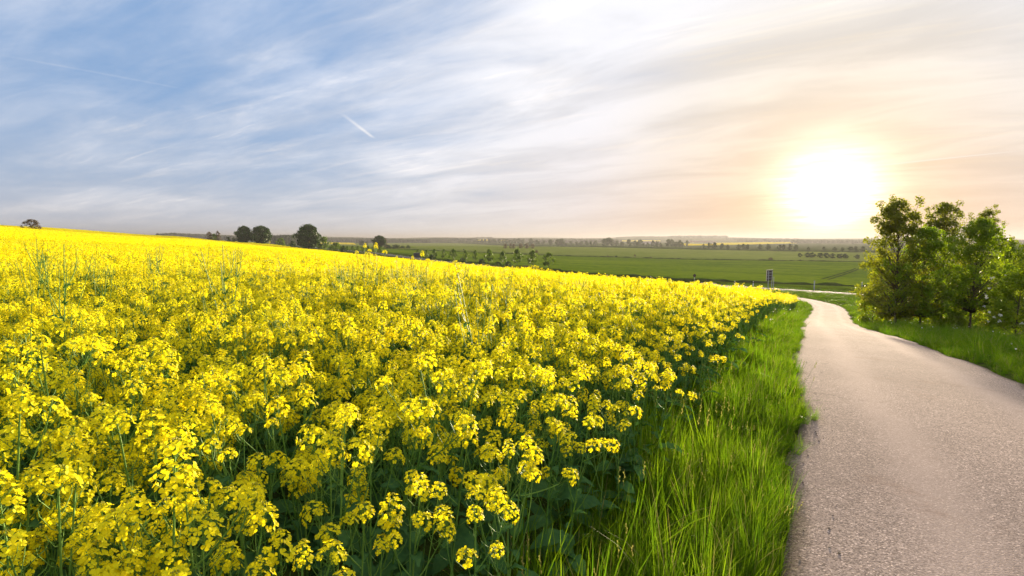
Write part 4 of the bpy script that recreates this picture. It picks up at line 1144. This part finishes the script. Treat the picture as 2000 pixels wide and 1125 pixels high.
def barn(px, vb, d_, w_, l_, h_, lab, rot):
    x_, y_ = at_dist(px, d_); o = bpy.data.objects.new('barn', None); COL.objects.link(o)
    o.location = (x_, y_, float(H(x_, y_))); o.rotation_euler = (0, 0, rot)
    a = MB(); a.add([(-l_, -w_, 0), (l_, -w_, 0), (l_, w_, 0), (-l_, w_, 0), (-l_, -w_, h_), (l_, -w_, h_), (l_, w_, h_), (-l_, w_, h_), (-l_, 0, h_ * 1.6), (l_, 0, h_ * 1.6)],
                    [(0, 1, 5, 4), (2, 3, 7, 6), (1, 2, 6, 9, 5), (3, 0, 4, 8, 7)])
    link('wall', a.mesh('wall', [WALLM], False), o)
    b = MB(); e = .5
    for s in (-1, 1):
        b.add([(-l_ - e, s * (w_ + e), h_ - .3), (l_ + e, s * (w_ + e), h_ - .3), (l_ + e, 0, h_ * 1.6 + .1), (-l_ - e, 0, h_ * 1.6 + .1), (-l_ - e, s * (w_ + e), h_ - .1), (l_ + e, s * (w_ + e), h_ - .1), (l_ + e, 0, h_ * 1.6 + .3), (-l_ - e, 0, h_ * 1.6 + .3)],
              [(0, 1, 2, 3), (4, 5, 6, 7), (0, 1, 5, 4), (1, 2, 6, 5), (3, 0, 4, 7)])
    link('roof', b.mesh('roof', [ROOF], False), o)
    tag(o, lab, 'barn', 'far farm buildings')
barn(1270, 472, 1600, 8, 25, 5, 'long low far barn behind the tall dense tree row', R(10))
barn(1375, 473, 1750, 8, 30, 5, 'long low far barn above the distant yellow strip', R(-15))
barn(1347, 472, 1800, 6, 9, 6, 'short far barn left of the long one above the yellow strip', R(30))

# ------------------------------------------------------------------ signs and posts by the road
def empty(name, x_, y_, rz=0):
    o = bpy.data.objects.new(name, None); COL.objects.link(o)
    o.location = (x_, y_, float(H(x_, y_)) - .03); o.rotation_euler = (0, 0, rz)
    return o
x_, y_ = base_of(1502, 564)
ppm = FPX / y_
zb = z_at(1502, 548, x_, y_) - float(H(x_, y_)); zt = z_at(1502, 527.5, x_, y_) - float(H(x_, y_))
o = empty('road_sign', x_, y_, R(36))
W_ = 10.5 / ppm / math.cos(R(36 + 24)) / 2
m_ = MB(); m_.box((-W_, -.03, zb), (W_, .03, zt)); link('panel', m_.mesh('panel', [SIGNBACK], False), o)
m_ = MB(); m_.box((-W_ - .05, -.05, zt), (W_ + .05, .05, zt + .09)); m_.box((-W_ - .05, -.05, zb), (-W_, .05, zt)); link('edge_frame', m_.mesh('edge_frame', [SIGNEDGE], False), o)
for f in (.25, .5, .75):
    m_ = MB(); m_.box((-W_ * .96, -.09, zb + (zt - zb) * f - .03), (W_ * .96, -.035, zb + (zt - zb) * f + .03)); link('rail', m_.mesh('rail', [STEEL], False), o)
for s in (-.62, .62):
    m_ = MB(); m_.tube([(W_ * s, -.15, 0), (W_ * s, -.15, zt - .1)], [.055, .055], 8, 0, True); link('post', m_.mesh('post', [STEEL]), o)
tag(o, 'large road sign seen from behind on two steel posts beside the road', 'road sign')
def pole(px, vb, vt, lab, rad=.04, plate=None):
    x_, y_ = base_of(px, vb); h = height_to(px, vt, x_, y_); o = empty('road_sign_pole' if plate else 'pole', x_, y_)
    m_ = MB(); m_.tube([(0, 0, 0), (0, 0, h)], [rad, rad], 8, 0, True); link('post', m_.mesh('post', [STEEL]), o)
    m_ = MB(); m_.tube([(0, 0, h), (0, 0, h + .05)], [rad * 1.25, rad * 1.1], 8, 0, True); link('cap', m_.mesh('cap', [POSTB]), o)
    if plate:
        m_ = MB(); a_ = np.linspace(0, 2 * math.pi, 17)[:-1]
        rim = [(math.cos(q_) * plate, -.05, h - plate + math.sin(q_) * plate) for q_ in a_]; bk = [(p_[0], -.075, p_[2]) for p_ in rim]
        m_.add(rim + bk, [tuple(range(16)), tuple(range(31, 15, -1))] + [(k_, (k_ + 1) % 16, 16 + (k_ + 1) % 16, 16 + k_) for k_ in range(16)])
        link('sign_plate', m_.mesh('sign_plate', [SIGNBACK], False), o)
    tag(o, lab, 'sign' if plate else 'pole')
pole(1510.5, 564.5, 540, 'thin grey pole right beside the large road sign', .05)
pole(1590, 566, 548, 'dark post on the road edge between the large sign and the trees', .09)
pole(1683, 571, 551, 'thin dark pole by the road close to the lane-side trees', .06)
pole(1356, 552, 535, 'small round traffic sign by the road behind the rapeseed tops', .04, .32)
def delineator(px, vb, lab):
    x_, y_ = base_of(px, vb); o = empty('delineator_post', x_, y_, R(-30))
    m_ = MB()
    def prism(z0, z1, g=0):
        b_ = [(-.06 - g, -.05 - g), (.06 + g, -.05 - g), (.075 + g, 0), (0, .06 + g), (-.075 - g, 0)]
        return [(p_[0], p_[1], z0) for p_ in b_] + [(p_[0], p_[1], z1) for p_ in b_], [tuple(range(5, 10))] + [(k_, (k_ + 1) % 5, 5 + (k_ + 1) % 5, 5 + k_) for k_ in range(5)]
    m_.add(*prism(0, 1.05)); link('post', m_.mesh('post', [POSTW], False), o)
    m_ = MB(); m_.add(*prism(.68, .90, .004)); link('black_band', m_.mesh('black_band', [POSTB], False), o)
    tag(o, lab, 'delineator post', 'white delineator posts along the road')
for px, vb, lab in ((1471, 559.5, 'white roadside delineator post left of the large road sign'), (1435, 559, 'white roadside delineator post just above the rapeseed tops'), (1271, 549.5, 'lone white roadside delineator post far left of the large sign'),
                    (1043, 526.5, 'white delineator post at the foot of the last roadside trees')):
    delineator(px, vb, lab)
# dark board in the field edge
px = 814.5; x_, y_ = at_dist(px, t_dist(px, 97)); ppm = FPX / y_; h = height_to(px, 494, x_, y_); lo_ = max(.4, h - 9 / ppm)
o = empty('dark_board', x_, y_, R(8)); hw = 6.5 / ppm
m_ = MB(); m_.box((-hw, -.06, lo_), (hw, .06, h)); link('panel', m_.mesh('panel', [DARKBOARD], False), o)
for s in (-.7, .7):
    m_ = MB(); m_.box((hw * s - .07, .062, 0), (hw * s + .07, .2, h - .1)); link('post', m_.mesh('post', [STEEL], False), o)
m_ = MB(); m_.box((-hw - .04, -.08, h), (hw + .04, .08, h + .08)); link('top_rail', m_.mesh('top_rail', [STEEL], False), o)
tag(o, 'large dark board at the start of the roadside trees', 'board')

# ------------------------------------------------------------------ evening haze
hb = MB(); hb.box((-14500, -14500, -13), (14500, 14500, 74))
hm = bpy.data.materials.new('haze air'); hm.use_nodes = True
t = NT(hm.node_tree); t.n.clear(); o_ = t.node('ShaderNodeOutputMaterial')
pv_ = t.node('ShaderNodeVolumePrincipled')
pv_.inputs['Color'].default_value = (0.215, 0.215, 0.23, 1); pv_.inputs['Density'].default_value = 0.00020; pv_.inputs['Anisotropy'].default_value = 0.42
t.l.new(pv_.outputs[0], o_.inputs['Volume'])
haze = link('haze', hb.mesh('haze', [hm], False))
tag(haze, 'thin evening haze filling the valley air', 'haze', None, 'stuff')
